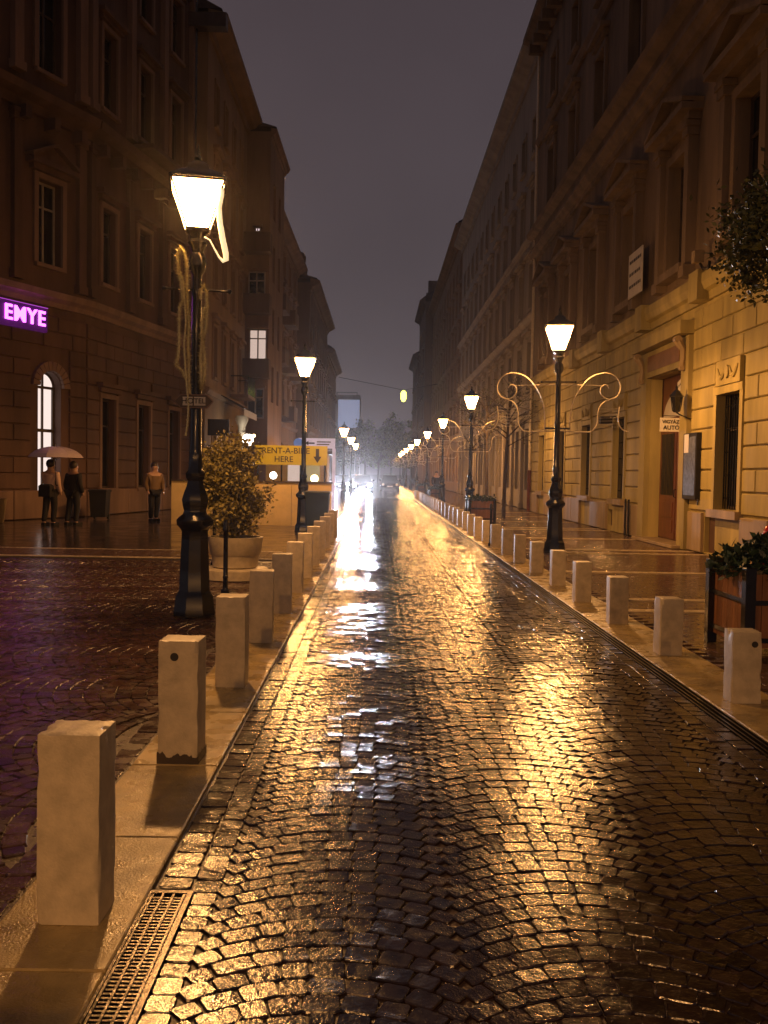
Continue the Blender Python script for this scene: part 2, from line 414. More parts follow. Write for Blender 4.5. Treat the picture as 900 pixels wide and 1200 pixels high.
# right pavement: clinker with pale cross strips
r3 = random.Random(5)
strips = []
for yb in (10.9,11.9,15.3,19.1,20.0,23.6,27.4,28.3,32,36,40): strips.append((yb-.11, yb+.11))
for (a, c) in strips:
    x = 2.89; me = MB().box(.003,.477,0,.22,-.04,0,.004).mesh('strip_slab', M['strip'])
    while x < 6.8:
        ob('strip_slab', me, pave_r, (x, a, -.002 + r3.uniform(-.001,.001))); x += .48
pv = []
y = 2.5
while y < 42:
    if not any(a-.05 < y+.05 < c+.05 for a, c in strips):
        x = 2.89 + (.1 if int(y*10) % 2 else 0) - .0
        while x < 6.85:
            pv.append((min(x+.1, 6.8), y+.05, r3.uniform(-.01,.01), .195, .094)); x += .2
    y += .1
def k3(p):
    u = p[0]/p[1]
    return (p[1] if u < .42 and p[1] > 7.2 else 99)
pv.sort(key=k3)
pp = []
for i in range(6):
    v, f = sett_geo(.195, .094, r3, 4, .04, .001); b = MB(); b.add(v, f); pp.append(b.mesh('clinker', M['paver_o']))
for p in pv[:300]:
    o = ob('clinker', r3.choice(pp), pave_r, (p[0], p[1], -.006+r3.uniform(-.0015,.0015))); o.rotation_euler = (r3.gauss(0,.006), r3.gauss(0,.006), p[2])
stone_mass('clinkers', pv[300:], M['paver'], pave_r, -.010, 0, r3, .006, .035, .0015)
sheet('distant_right_pavement', 2.88, 6.92, 42, 240, -.008, M['paver'])
# left pavement pale strips
sl = MB().box(.003,.597,0,.17,-.04,0,.004).mesh('strip_slab', M['strip'])
for yb in (16.42, 17.95):
    x = -12.0
    while x < -1.9:
        o = ob('strip_slab', sl, pave_l, (x, yb, .004 + r3.uniform(-.001,.001))); x += .6
b = MB()
x = -13.0
pl2 = []
yy = 16.65
while yy < 17.95:
    x = -12
    while x < -1.5: pl2.append((x+.1, yy+.05, 0, .195, .094)); x += .2
    yy += .1
stone_mass('clinkers', pl2, M['paver'], pave_l, .006, 0, r3, .008, .03, .001)

# ------------------------------------------------------------------ stone bollards
def stone_shaft(w, d, h, seed):
    """sawn limestone block with worn, chipped arrises"""
    import bmesh
    bm = bmesh.new(); bmesh.ops.create_cube(bm, size=1)
    for v in bm.verts: v.co = Vector((v.co.x*w, v.co.y*d, (v.co.z+.5)*h))
    bmesh.ops.subdivide_edges(bm, edges=bm.edges[:], cuts=9, use_grid_fill=True)
    for v in bm.verts:
        ex = abs(abs(v.co.x)-w/2) < 1e-5; ey = abs(abs(v.co.y)-d/2) < 1e-5; ez = abs(v.co.z-h) < 1e-5
        k = ex + ey + ez; q = noise.noise(v.co*14 + Vector((seed*7.3, 0, 0))); c = noise.noise(v.co*33 + Vector((0, seed*3.1, 0)))
        a = {1: .0010*q, 2: .0022 + max(0, c-.15)*.018, 3: .003 + max(0, c)*.018}.get(k, 0)
        if ex: v.co.x -= math.copysign(a, v.co.x)
        if ey: v.co.y -= math.copysign(a, v.co.y)
        if ez: v.co.z -= a
    me = bpy.data.meshes.new('shaft'); bm.to_mesh(me); bm.free(); me.materials.append(M['bollard'])
    me.polygons.foreach_set('use_smooth', [True]*len(me.polygons)); me.set_sharp_from_angle(angle=R(25)); return me
def bollard(h, w, d, eye):
    root = empty('stone_bollard')
    ob('shaft', stone_shaft(w, d, h, 1), root)
    if eye:
        c = MB(); n = 14
        c.add([(math.cos(2*PI*i/n)*.022, -d/2-.004, math.sin(2*PI*i/n)*.022+h-.085) for i in range(n)] + [(math.cos(2*PI*i/n)*.022, -d/2+.01, math.sin(2*PI*i/n)*.022+h-.085) for i in range(n)],
              [tuple(range(n))] + [(i, (i+1)%n, n+(i+1)%n, n+i) for i in range(n)])
        ob('socket', c.mesh('socket', M['black']), root, (.05 if eye == 2 else -.02, 0, 0))
    return root
def ordn(n):
    w = {1:'nearest',2:'second',3:'third',4:'fourth',5:'fifth',6:'sixth',7:'seventh',8:'eighth',9:'ninth',10:'tenth',11:'eleventh',12:'twelfth',13:'thirteenth',14:'fourteenth',15:'fifteenth',16:'sixteenth',17:'seventeenth',18:'eighteenth',19:'nineteenth',20:'twentieth'}
    if n < 1: return 'zeroth'
    if n in w: return w[n]
    t = {20:'twenty',30:'thirty'}[n//10*10]
    return (t + '-' + {1:'first',2:'second',3:'third',4:'fourth',5:'fifth',6:'sixth',7:'seventh',8:'eighth',9:'ninth',0:''}[n%10]) if n % 10 else 'thirtieth'
rb = random.Random(9)
pL = [bollard(.655, .215, .20, 0), bollard(.655, .215, .20, 1)]
pR = [bollard(.50, .20, .20, 0), bollard(.50, .20, .20, 2)]
dirt = MB(); rdt = random.Random(2); n = 120; per = []
for i in range(n+1):
    t_ = i/n*4; sd = int(t_) % 4; f_ = t_-int(t_); hw_, hd_ = .1105, .103
    p = [(-hw_+2*hw_*f_, -hd_), (hw_, -hd_+2*hd_*f_), (hw_-2*hw_*f_, hd_), (-hw_, hd_-2*hd_*f_)][sd]; per.append((p, .04 + .03*noise.noise(Vector((i*.17,0,0))) + .02*rdt.random()**2))
for i in range(n):
    (p, a), (q_, c) = per[i], per[i+1]; dirt.add([(p[0],p[1],0),(q_[0],q_[1],0),(q_[0],q_[1],c),(p[0],p[1],a)], [(0,1,2,3)])
ob('dirty_foot', dirt.mesh('dirty_foot', M['dirt']), pL[1])
shL = [stone_shaft(.215, .20, .655, i) for i in range(5)]; shR = [stone_shaft(.20, .20, .50, i+5) for i in range(6)]
index_kids()
for k in range(-1, 12):
    o = copy_tree(pL[1 if k == 1 else 0]) if k != 0 else pL[0]
    o = o if k not in (1,) else o
    o.location = (-1.025 + rb.uniform(-.012,.012), 3.22 + 1.765*k, -.004); o.rotation_euler = (rb.gauss(0,.006), rb.gauss(0,.006), rb.gauss(0,.03))
    [c_ for c_ in COL.objects if c_.parent == o and c_.name.startswith('shaft')][0].data = shL[k % 5]
    if k == -1: o.location.x = -1.1
    tag(o, {-1:'pale stone bollard just beside the camera, outside the left edge',0:'tall pale limestone bollard beside the drain grating, nearest on the left',1:'limestone bollard with a round dark socket and dirty foot, second on the left',2:'limestone bollard in front of the left black lamp post, third on the left'}.get(k, 'limestone bollard, %s from the camera in the left kerb row' % ordn(k+1)), 'bollard', 'stone bollards along the left kerb')
for _o in list(KIDS[pL[1].name]) + [pL[1]]: bpy.data.objects.remove(_o)
for k in range(33):
    o = pR[1] if k == 0 else (copy_tree(pR[0]) if k > 1 else pR[0])
    o.location = (2.62 + rb.uniform(-.015,.015), 6.5 + 1.712*k, -.004); o.rotation_euler = (rb.gauss(0,.006), rb.gauss(0,.006), rb.gauss(0,.03) - (.06 if k == 0 else 0))
    [c_ for c_ in COL.objects if c_.parent == o and c_.name.startswith('shaft')][0].data = shR[k % 6]
    tag(o, {0:'short limestone bollard with round dark socket in front of the wooden planter',1:'short limestone bollard left of the wooden planter, second on the right',4:'short limestone bollard in front of the near right lamp post'}.get(k, 'short limestone bollard, %s from the camera in the right kerb row' % ordn(k+1)), 'bollard', 'stone bollards along the right kerb')

# slim black iron posts
def iron_post():
    b = MB(); b.lathe([(.055,0),(.055,.06),(.034,.08),(.03,.2),(.036,.22),(.03,.24),(.028,.78),(.038,.80),(.038,.84),(.03,.86),(.036,.89),(.022,.93),(0.004,.94)], 12)
    return ob('iron_post', b.mesh('iron_post', M['iron'], smooth=True))
for p, l in (((-1.87,11.66),'slim black iron post between the left lamp and the bollards'),((-2.60,15.06),'slim black iron post behind the left lamp beside the round planter'),((2.54,20.44),'slim black iron post in the right bollard row beside a planter')):
    o = iron_post(); o.location = (p[0], p[1], 0); tag(o, l, 'post', 'slim black iron posts')

# ------------------------------------------------------------------ street lamps
def lamp_parts(root, scroll=False, finial=True):
    b = MB(); n = 16
    b.lathe([(.235,0),(.235,.05),(.225,.09),(.215,.20),(.19,.24),(.175,.27),(.165,.5),(.152,.80),(.148,.90),(.165,.93),(.205,.97),(.21,1.02),(.18,1.05),(.14,1.08),(.125,1.12),(.14,1.17),(.15,1.24),(.125,1.32),(.10,1.38),(.085,1.44),(.105,1.47),(.11,1.52),(.08,1.56),(.072,1.72)], 8, rot=PI/8)
    ob('pedestal', b.mesh('pedestal', M['iron'], smooth=True), root)
    b = MB(); b.lathe([(.066,1.7),(.072,1.74),(.062,1.78),(.058,2.6),(.066,2.63),(.057,2.67),(.05,3.40),(.06,3.43),(.052,3.47),(.05,3.62),(.085,3.68),(.10,3.75),(.088,3.82),(.06,3.86),(.08,3.92),(.105,3.96),(.075,4.0),(.09,4.04),(.12,4.075),(.12,4.095)], 12)
    ob('shaft', b.mesh('shaft', M['iron'], smooth=True), root)
    b = MB(); b.tube([(-.33,0,3.47),(.33,0,3.47)], .014, 8)
    for sx in (-1,1): b.lathe([(.003,3.443),(.022,3.455),(.026,3.47),(.022,3.485),(.003,3.497)], 8, cx=sx*.34)
    ob('crossbar', b.mesh('crossbar', M['iron'], smooth=True), root)
    zb, zt, rb_, rt = 4.10, 4.56, .115, .27
    c45 = 1.0
    pane = MB(); pane.add([(-rb_*c45+.012,-rb_,zb),(rb_-.012,-rb_,zb),(rt-.012,-rt,zt),(-rt+.012,-rt,zt)], [(0,1,2,3)])
    pm = pane.mesh('glass_pane', M['pane'])
    for i in range(4): ob('glass_pane', pm, root, (0,0,0), i*PI/2)
    b = MB()
    for sx, sy in ((1,1),(1,-1),(-1,1),(-1,-1)): b.tube([(sx*rb_,sy*rb_,zb-.01),(sx*rt,sy*rt,zt+.005)], .010, 5)
    for z, rr in ((zb-.008, rb_), (zt+.008, rt)):
        for s_ in (-1,1):
            b.box(-rr-.01, rr+.01, s_*rr-.011, s_*rr+.011, z-.012, z+.012); b.box(s_*rr-.011, s_*rr+.011, -rr-.01, rr+.01, z-.0125, z+.0125)
    ob('lantern_frame', b.mesh('lantern_frame', M['iron']), root)
    b = MB(); q = math.sqrt(2)
    b.lathe([(rt*q+.04,zt+.022),(rt*q+.03,zt+.035),(rt*q*.72,zt+.11),(rt*q*.42,zt+.155),(rt*q*.40,zt+.20),(rt*q*.22,zt+.24),(.03,zt+.27)], 4, rot=PI/4)
    b.lathe([(.03,zt+.265),(.045,zt+.29),(.02,zt+.32),(.03,zt+.35),(.012,zt+.40),(.003,zt+.44)], 8)
    ob('lantern_roof', b.mesh('lantern_roof', M['iron'], smooth=True), root)
    ld = bpy.data.lights.get('lamp_light') or bpy.data.lights.new('lamp_light', 'SPOT')
    ld.energy = LIGHT_W; ld.color = WARM; ld.spot_size = R(178); ld.spot_blend = .35; ld.shadow_soft_size = .10
    lo = bpy.data.objects.new('lamp_light', ld); COL.objects.link(lo); lo.parent = root; lo.location = (0,0,4.42)
    if scroll:
        K = 321.
        def pt(x, yz): return (x/K, 0, 1.55 + (558.6-(380+yz/5.63))/57.2)
        def smooth_pts(ps, sub=5):
            ps = [Vector(p) for p in ps]; o_ = []
            for i in range(len(ps)-1):
                p0 = ps[max(i-1,0)]; p1 = ps[i]; p2 = ps[i+1]; p3 = ps[min(i+2,len(ps)-1)]
                for k in range(sub):
                    t = k/sub
                    o_.append(.5*((2*p1) + (-p0+p2)*t + (2*p0-5*p1+4*p2-p3)*t*t + (-p0+3*p1-3*p2+p3)*t*t*t))
            o_.append(ps[-1]); return o_
        for sg in (-1, 1):
            A = [pt(*q_) for q_ in ((80,700),(80,640),(86,570),(104,500),(140,430),(195,365),(255,335),(310,330),(360,352),(390,395),(393,440),(372,480),(335,498),(297,490),(272,462),(270,430),(288,407),(312,410),(322,428))]
            B = [pt(*q_) for q_ in ((372,484),(330,500),(295,515),(268,545),(256,590),(255,640),(245,675),(225,700),(205,710),(140,711),(60,708),(8,707))]
            C_ = [pt(0,405), pt(150,407), pt(290,412)]
            D_ = [pt(392,545), pt(385,620), pt(396,670), pt(425,700), pt(455,705)]
            b = MB()
            for P_ in (A, B, D_): b.tube([Vector((p[0]*sg, p[1], p[2])) for p in smooth_pts(P_)], .014, 6)
            b.tube([(p[0]*sg, .0, p[2]) for p in C_], .009, 6)
            if True:
                for kk in range(7):
                    a_ = pt(262, 560+kk*20); c_ = pt(390-(kk%2)*6, 556+kk*20); b.tube([(a_[0]*sg,0,a_[2]),(c_[0]*sg,0,c_[2])], .0025, 4)
            ob('scroll_frame', b.mesh('scroll_frame', M['alu'], smooth=True), root)
            b = MB(); p = pt(75, 690); b.box(min(p[0]*sg,0)-.02, max(p[0]*sg,0)+.02, -.02, .02, p[2]-.02, p[2]+.02); ob('clamp', b.mesh('clamp', M['iron']), root)
lampA = empty('street_lamp'); lamp_parts(lampA)
lampB = empty('street_lamp'); lamp_parts(lampB, True)
index_kids()
left = [(-1.94,10.02,0,'black lamp post draped with gold tinsel behind the left bollards, largest lamp'),
        (-1.92,24.6,-.05,'black lamp post in front of the yellow rental sign'),
        (-1.9,54.0,-.45,'far left lamp post by the end of the street, behind the pale banner'),
        (-1.9,69.0,-.4,'far left lamp post, second beyond the pale banner'),
        (-1.9,84.0,-.4,'far left lamp post, third beyond the pale banner'),
        (-1.94,-4.6,0,'black lamp post standing behind the camera on the left')]
for i, (x, y, dz, l) in enumerate(left):
    o = lampA if i == 0 else copy_tree(lampA); o.location = (x, y, dz); o.rotation_euler.z = R(11) if i == 0 else R(4); tag(o, l, 'street lamp', 'lamp posts on the left')
right = [(3.66,18.95,'nearest right lamp post with curled pale scroll frames on both sides'),(3.62,36.0,'second right lamp post with a bare tree beside it'),(3.6,51.0,'third right lamp post behind the second wooden planter'),(3.6,66.5,'fourth right lamp post down the street'),(3.55,82,'fifth right lamp post down the street'),(3.55,96,'sixth right lamp post down the street'),(3.5,110,'seventh right lamp post far down the street'),(3.5,124,'eighth right lamp post far down the street'),(3.5,138,'ninth right lamp post, farthest down the street'),(3.66,-9.5,'right lamp post standing behind the camera, outside the frame')]
for i, (x, y, l) in enumerate(right):
    o = lampB if i == 0 else copy_tree(lampB); o.location = (x, y, 0); o.rotation_euler.z = R(-9) if i == 0 else R(-4); tag(o, l, 'street lamp', 'lamp posts on the right')

# tinsel and rope light on the big left lamp
def fuzz(path, r_core, r_fz, n_per_m, seed, name='tinsel_garland'):
    r = random.Random(seed); b = MB(); b.tube(path, r_core, 6)
    P_ = [Vector(p) for p in path]
    for i in range(len(P_)-1):
        d = P_[i+1]-P_[i]; nn = int(d.length*n_per_m)
        for k in range(nn):
            p = P_[i] + d*r.random(); a = Vector((r.gauss(0,1),r.gauss(0,1),r.gauss(0,1))).normalized(); c = a.cross(Vector((r.gauss(0,1),r.gauss(0,1),r.gauss(0,1)))).normalized()
            b.add([p - c*.003, p + c*.003, p + a*r_fz*r.uniform(.6,1.2)], [(0,1,2)])
    return ob(name, b.mesh(name, M['tinsel']))
def lz(yz): return 1.55 + (551-(190+yz/4.14))/109.
def lx(xz): return (xz-157)/4.14/109.
A = [(135,1130),(132,1000),(128,900),(130,800),(122,700),(120,600),(118,520),(105,460),(85,437),(73,480),(78,560),(90,600),(100,690),(84,720),(84,800),(84,900),(80,960),(70,995),(100,1020),(118,1060)]
o = fuzz([(-1.94+lx(x), 9.90, lz(z)) for x, z in A], .012, .042, 1300, 1); tag(o, 'gold tinsel garland looped down the left side of the big lamp post', 'garland', 'tinsel garlands on the left lamp')
A = [(112,700),(97,640),(90,555),(102,600),(112,700),(118,800),(110,900),(116,1000),(125,1100),(134,1180),(130,1260),(122,1330)]
o = fuzz([(-1.94+lx(x), 9.88, lz(z)) for x, z in A], .009, .028, 800, 2); tag(o, 'thin inner tinsel strand hanging past the arrow sign on the big lamp', 'garland', 'tinsel garlands on the left lamp')
A = [(183,680),(188,640),(200,612),(212,650),(214,730),(210,820),(192,880),(186,960),(190,1040),(193,1110),(206,1040),(206,960),(200,900),(190,850),(192,780),(200,720)]
o = fuzz([(-1.94+lx(x), 9.90, lz(z)) for x, z in A], .012, .042, 1300, 3); tag(o, 'gold tinsel garland looped down the right side of the big lamp post', 'garland', 'tinsel garlands on the left lamp')
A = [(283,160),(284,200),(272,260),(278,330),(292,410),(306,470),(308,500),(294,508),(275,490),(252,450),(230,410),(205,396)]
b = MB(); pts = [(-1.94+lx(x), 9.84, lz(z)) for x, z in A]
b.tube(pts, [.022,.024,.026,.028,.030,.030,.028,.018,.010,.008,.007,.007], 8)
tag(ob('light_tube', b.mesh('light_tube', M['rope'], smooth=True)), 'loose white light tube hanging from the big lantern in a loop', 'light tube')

# arrow sign on the lamp
sg = empty('arrow_sign', (-1.94, 9.90, 2.28)); tag(sg, 'small brown arrow sign with white name plates strapped to the big lamp post', 'direction sign')
b = MB(); b.prism([(-.21,0),(-.14,.072),(.14,.072),(.21,0),(.14,-.072),(-.14,-.072)], -.012, .012); ob('sign_plate', b.mesh('sign_plate', M['darktrim']), sg)
b = MB(); b.prism([(-.197,0),(-.134,.063),(.134,.063),(.197,0),(.134,-.063),(-.134,-.063)], -.016, -.0125); ob('sign_face', b.mesh('sign_face', mat('dark_brown_enamel', (.05,.02,.012), .4)), sg)
for x0, x1 in ((-.115,-.01),(.005,.125)):
    ob('name_plate', MB().box(x0, x1, -.020, -.0165, -.045, .045).mesh('name_plate', M['white']), sg)
text('HO', .085, M['black'], sg, (-.062,-.022,0), (PI/2,0,0)); text('TEL', .075, M['black'], sg, (.065,-.022,0), (PI/2,0,0))

# ------------------------------------------------------------------ facades
class Frame:
    def __init__(s, root, ox, oy, ang): s.root = root; s.o = Vector((ox, oy)); s.a = ang
    def part(s, name, me, x=0, y=0, z=0, parent=None, sc=None):
        if parent is not None:
            o = ob(name, me, parent, (x, y, z)); return o
        c, n = math.cos(s.a), math.sin(s.a)
        o = ob(name, me, s.root, (s.o.x + c*x - n*y, s.o.y + n*x + c*y, z), s.a)
        if sc: o.scale = sc
        return o
def building(name, P0, P1, label, cat='building'):
    d = Vector((P1[0]-P0[0], P1[1]-P0[1])); a = math.atan2(d.y, d.x)
    root = empty(name, (P0[0], P0[1], 0), a); tag(root, label, cat)
    return root, Frame(root, 0, 0, 0), d.length
def wall_part(F, Ln, z0, z1, holes, m, dep=.28, back=9.0, name='wall', x0=0.0, top=True, ends=True):
    """wall front at y=0 (street side is -y) with real openings; holes: (x0,x1,z0,z1,arch)"""
    us = sorted({x0, Ln} | {round(v, 4) for h in holes for v in h[:2]}); zs = sorted({z0, z1} | {round(v, 4) for h in holes for v in h[2:4]})
    b = MB()
    def inh(u, z):
        return any(h[0] < u < h[1] and h[2] < z < h[3] for h in holes)
    for i in range(len(us)-1):
        for j in range(len(zs)-1):
            if not inh((us[i]+us[i+1])/2, (zs[j]+zs[j+1])/2):
                b.add([(us[i],0,zs[j]),(us[i+1],0,zs[j]),(us[i+1],0,zs[j+1]),(us[i],0,zs[j+1])], [(0,1,2,3)])
    for h in holes:
        u0, u1, a, c = h[:4]
        if len(h) > 4 and h[4]:
            r = (u1-u0)/2; cx = (u0+u1)/2; zc = c-r; n = 12
            ar = [(cx - r*math.cos(PI*k/n), zc + r*math.sin(PI*k/n)) for k in range(n+1)]
            for k in range(n):
                p, q_ = ar[k], ar[k+1]
                b.add([(p[0],0,p[1]),(q_[0],0,q_[1]),(q_[0],0,c),(p[0],0,c)], [(0,1,2,3)])
                b.add([(p[0],0,p[1]),(q_[0],0,q_[1]),(q_[0],dep,q_[1]),(p[0],dep,p[1])], [(3,2,1,0)])
            b.add([(u0,0,a),(u0,0,zc),(u0,dep,zc),(u0,dep,a)], [(0,1,2,3)]); b.add([(u1,0,a),(u1,0,zc),(u1,dep,zc),(u1,dep,a)], [(3,2,1,0)])
            b.add([(u0,dep,zc),(u1,dep,zc),(u1,dep,c),(u0,dep,c)], [(0,1,2,3)])
        else:
            b.add([(u0,0,a),(u0,0,c),(u0,dep,c),(u0,dep,a)], [(0,1,2,3)]); b.add([(u1,0,a),(u1,0,c),(u1,dep,c),(u1,dep,a)], [(3,2,1,0)])
            b.add([(u0,0,c),(u1,0,c),(u1,dep,c),(u0,dep,c)], [(0,1,2,3)])
        b.add([(u0,0,a),(u1,0,a),(u1,dep,a),(u0,dep,a)], [(3,2,1,0)])
    b.add([(x0,back,z0),(Ln,back,z0),(Ln,back,z1),(x0,back,z1)], [(3,2,1,0)])
    if ends:
        b.add([(x0,0,z0),(x0,back,z0),(x0,back,z1),(x0,0,z1)], [(3,2,1,0)]); b.add([(Ln,0,z0),(Ln,back,z0),(Ln,back,z1),(Ln,0,z1)], [(0,1,2,3)])
    if top: b.add([(x0,0,z1),(Ln,0,z1),(Ln,back,z1),(x0,back,z1)], [(0,1,2,3)])
    me = bpy.data.meshes.new(name); me.from_pydata(b.v, [], b.f); me.materials.append(m); me.update()
    return F.part(name, me)
CACHE = {}
def win_meshes(w, h, kind, fm, gm):
    k = (round(w,2), round(h,2), kind, fm, gm)
    if k in CACHE: return CACHE[k]
    b = MB(); t = .065
    b.box(-w/2, -w/2+t, 0, .07, 0, h); b.box(w/2-t, w/2, 0, .07, 0, h)
    b.box(-w/2+t, w/2-t, 0, .07, 0, t); b.box(-w/2+t, w/2-t, 0, .07, h-t, h)
    if kind != 'single':
        b.box(-.035, .035, -.006, .064, t, h-t)
        zt = h*.70
        b.box(-w/2+t, -.035, .004, .066, zt-.03, zt+.03); b.box(.035, w/2-t, .004, .066, zt-.03, zt+.03)
    g = MB(); g.box(-w/2+.01, w/2-.01, .045, .06, .01, h-.01)
    if kind == 'grille':
        gr = MB(); n = int(w/.13)
        for i in range(n+1): x = -w/2+.04 + i*(w-.08)/n; gr.box(x-.009, x+.009, -.10, -.082, .02, h-.02)
        for z in [h*(k_+.5)/5 for k_ in range(5)]: gr.box(-w/2, w/2, -.081, -.068, z-.012, z+.012)
        gm_ = gr.mesh('grille', M['iron'])
    else: gm_ = None
    CACHE[k] = (b.mesh('window', M[fm]), g.mesh('pane', M[gm]), gm_); return CACHE[k]
def window(F, cx, z, w, h, kind='', fm='frame', gm='glass', dep=.20):
    a, g, gr = win_meshes(w, h, kind, fm, gm)
    o = F.part('window', a, cx, dep, z); F.part('pane', g, 0, 0, 0, parent=o)
    if gr: F.part('grille', gr, 0, 0, 0, parent=o)
    return o
def cached(key, fn):
    if key not in CACHE: CACHE[key] = fn()
    return CACHE[key]
def sill(F, cx, z, w, m, d=.14, h=.12):
    F.part('sill', cached(('sill', w, m, d, h), lambda: MB().box(-w/2-.12, w/2+.12, -d, -.002, -h, 0, 0).mesh('sill', M[m])), cx, 0, z)
def surround(F, cx, z, w, h, m, t=.16, d=.06):
    def f():
        b = MB(); b.box(-w/2-t, -w/2, -d, -.002, 0, h); b.box(w/2, w/2+t, -d, -.002, 0, h); b.box(-w/2-t, w/2+t, -d-.01, -.002, h, h+t); return b.mesh('window_surround', M[m])
    F.part('window_surround', cached(('sur', w, h, m, t, d), f), cx, 0, z)
def course(F, x0, x1, z, prof, m, name='string_course'):
    F.part(name, MB().extrude_x([(-.0 if p[0] == 0 else -p[0], z+p[1]) for p in prof], x0, x1).mesh(name, M[m]))
CORN = [(0,0),(.10,0),(.12,.12),(.22,.16),(.30,.30),(.34,.32),(.34,.42),(0,.50)]
BIGC = [(0,0),(.12,0),(.16,.25),(.40,.32),(.62,.50),(.78,.55),(.80,.72),(.74,.80),(0,.95)]
def hood(F, cx, z, w, m, kind='ped', d=.40):
    def f():
        b = MB()
        b.box(-w/2+.15, w/2-.15, -d*.55, -.002, 0, .16); b.box(-w/2, w/2, -d, -.003, .16, .30)
        if kind == 'ped':
            b.prism([(-w/2, .302), (w/2, .302), (w/2,.38), (0, .86), (-w/2,.38)], -d*.45, -.004)
            b.obox((-w/2-.02,-d*.5,.36), (0,-d*.5,.86), d, .09); b.obox((w/2+.02,-d*.5-.004,.36), (0,-d*.5-.004,.86), d, .09)
        return b.mesh('window_hood', M[m])
    F.part('window_hood', cached(('hood', w, m, kind, d), f), cx, 0, z)
def pilaster(F, cx, z0, z1, w, m, d=.12, name='pilaster'):
    def f():
        b = MB(); h = z1-z0
        b.box(-w/2, w/2, -d, -.002, .25, h-.3); b.box(-w/2-.05, w/2+.05, -d-.05, -.002, 0, .25); b.box(-w/2-.05, w/2+.05, -d-.05, -.002, h-.3, h-.12); b.box(-w/2-.09, w/2+.09, -d-.09, -.002, h-.12, h)
        return b.mesh(name, M[m])
    F.part(name, cached(('pil', z0, z1, w, m, d, name), f), cx, 0, z0)
def blocks(F, x0, x1, z0, z1, rowh, bl, holes, m, r, prot=.05, c=.018, margin=0.0, name='stone_block'):
    """rusticated stone blocks, each an object, laid in rows between the openings"""
    me = {}
    nrow = int(round((z1-z0)/rowh)); rh = (z1-z0)/nrow; cnt = 0
    for j in range(nrow):
        a = z0 + j*rh; c_ = a + rh
        iv = [(x0, x1)]
        for h in holes:
            if h[2]-margin < c_-.02 and h[3]+margin > a+.02:
                nv = []
                for p, q_ in iv:
                    if h[1]+margin <= p or h[0]-margin >= q_: nv.append((p, q_)); continue
                    if h[0]-margin > p: nv.append((p, h[0]-margin))
                    if h[1]+margin < q_: nv.append((h[1]+margin, q_))
                iv = nv
        for p, q_ in iv:
            L_ = q_-p
            if L_ < .12: continue
            n = max(1, int(round(L_/bl))); off = .5 if (j % 2 and n > 1) else 0
            cuts = [p] + [p + (k+off)*L_/n for k in range(0 if off else 1, n)] + [q_]
            for k in range(len(cuts)-1):
                w = cuts[k+1]-cuts[k]-.028
                if w < .05: continue
                key = (round(w, 2), round(rh, 3), m, prot)
                if key not in me:
                    hw = w/2; t = rh-.03
                    v = [(-hw,0,0),(hw,0,0),(hw,0,t),(-hw,0,t),(-hw,-prot+c,0),(hw,-prot+c,0),(hw,-prot+c,t),(-hw,-prot+c,t),(-hw+c,-prot,c),(hw-c,-prot,c),(hw-c,-prot,t-c),(-hw+c,-prot,t-c)]
                    f = [(8,9,10,11)] + [(i, (i+1)%4, 4+(i+1)%4, 4+i) for i in range(4)] + [(4+i, 4+(i+1)%4, 8+(i+1)%4, 8+i) for i in range(4)]
                    mm = MB(); mm.add(v, f); me[key] = mm.mesh(name, M[m])
                F.part(name, me[key], (cuts[k]+cuts[k+1])/2, -.001 - r.uniform(0,.004), a+.015); cnt += 1
    return cnt
def gable_roof(F, x0, x1, z, back, m='tile', ov=.6, rise=2.6):
    F.part('roof', MB().extrude_x([(-ov, z), (back+ov, z), (back*.55, z+rise), (back*.45, z+rise)], x0, x1).mesh('roof', M[m]))

rf = random.Random(21)
# ---------- right, near: ochre building. Local x runs from the far end (Y=41.6) toward the camera
XR = 6.9; YF = 41.6
root, F, Ln = building('ochre_building', (XR, YF), (XR, 4.6), 'ochre building with rusticated ground floor and pedimented windows on the right')
def u(Y): return YF - Y
gh = []; gw = []
bays = [17.6 + .6 + 4.1*k for k in range(-3, 6)]       # bay centres in Y
for Yc in bays:
    if abs(Yc-22.3) < .3: continue
    gh.append((u(Yc)-.6, u(Yc)+.6, .95, 3.25)); gw.append(Yc)
door = (u(23.55), u(20.9), .06, 4.05)
gh.append(door)
gh.append((u(19.45), u(18.85), .02, .80)); gh.append((u(27.6), u(27.1), .15, .62))      # cellar openings
up = []
for Yc in [b_-.6+.0 for b_ in bays]:
    up.append((u(Yc)-.62, u(Yc)+.62, 6.35, 8.9)); up.append((u(Yc)-.6, u(Yc)+.6, 12.5, 14.9)); up.append((u(Yc)-.55, u(Yc)+.55, 16.8, 18.6))
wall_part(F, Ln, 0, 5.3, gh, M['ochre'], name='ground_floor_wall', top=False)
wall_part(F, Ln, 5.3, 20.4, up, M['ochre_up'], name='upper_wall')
for Yc in gw:
    window(F, u(Yc), .95, 1.2, 2.3, 'grille'); surround(F, u(Yc), .95, 1.2, 2.3, 'ochre', .15, .075)
    sill(F, u(Yc), .95, 1.3, 'plinth', .16, .16)
    def plaque():
        b = MB(); b.box(-.62, .62, -.09, -.002, 0, .48)
        for s_ in (-1,1):
            b.tube([(s_*(.10+.42*t/12), -.095, .34-.20*math.sin(PI*t/12)) for t in range(13)], [.018+.03*math.sin(PI*t/12) for t in range(13)], 6)
        b.prism([(.10*math.cos(PI*q_/6), .24+.13*math.sin(PI*q_/6)) for q_ in range(12)], -.125, -.088)
        return b.mesh('carved_plaque', M['ochre'])
    F.part('carved_plaque', cached('plaque', plaque), u(Yc), 0, 3.42)
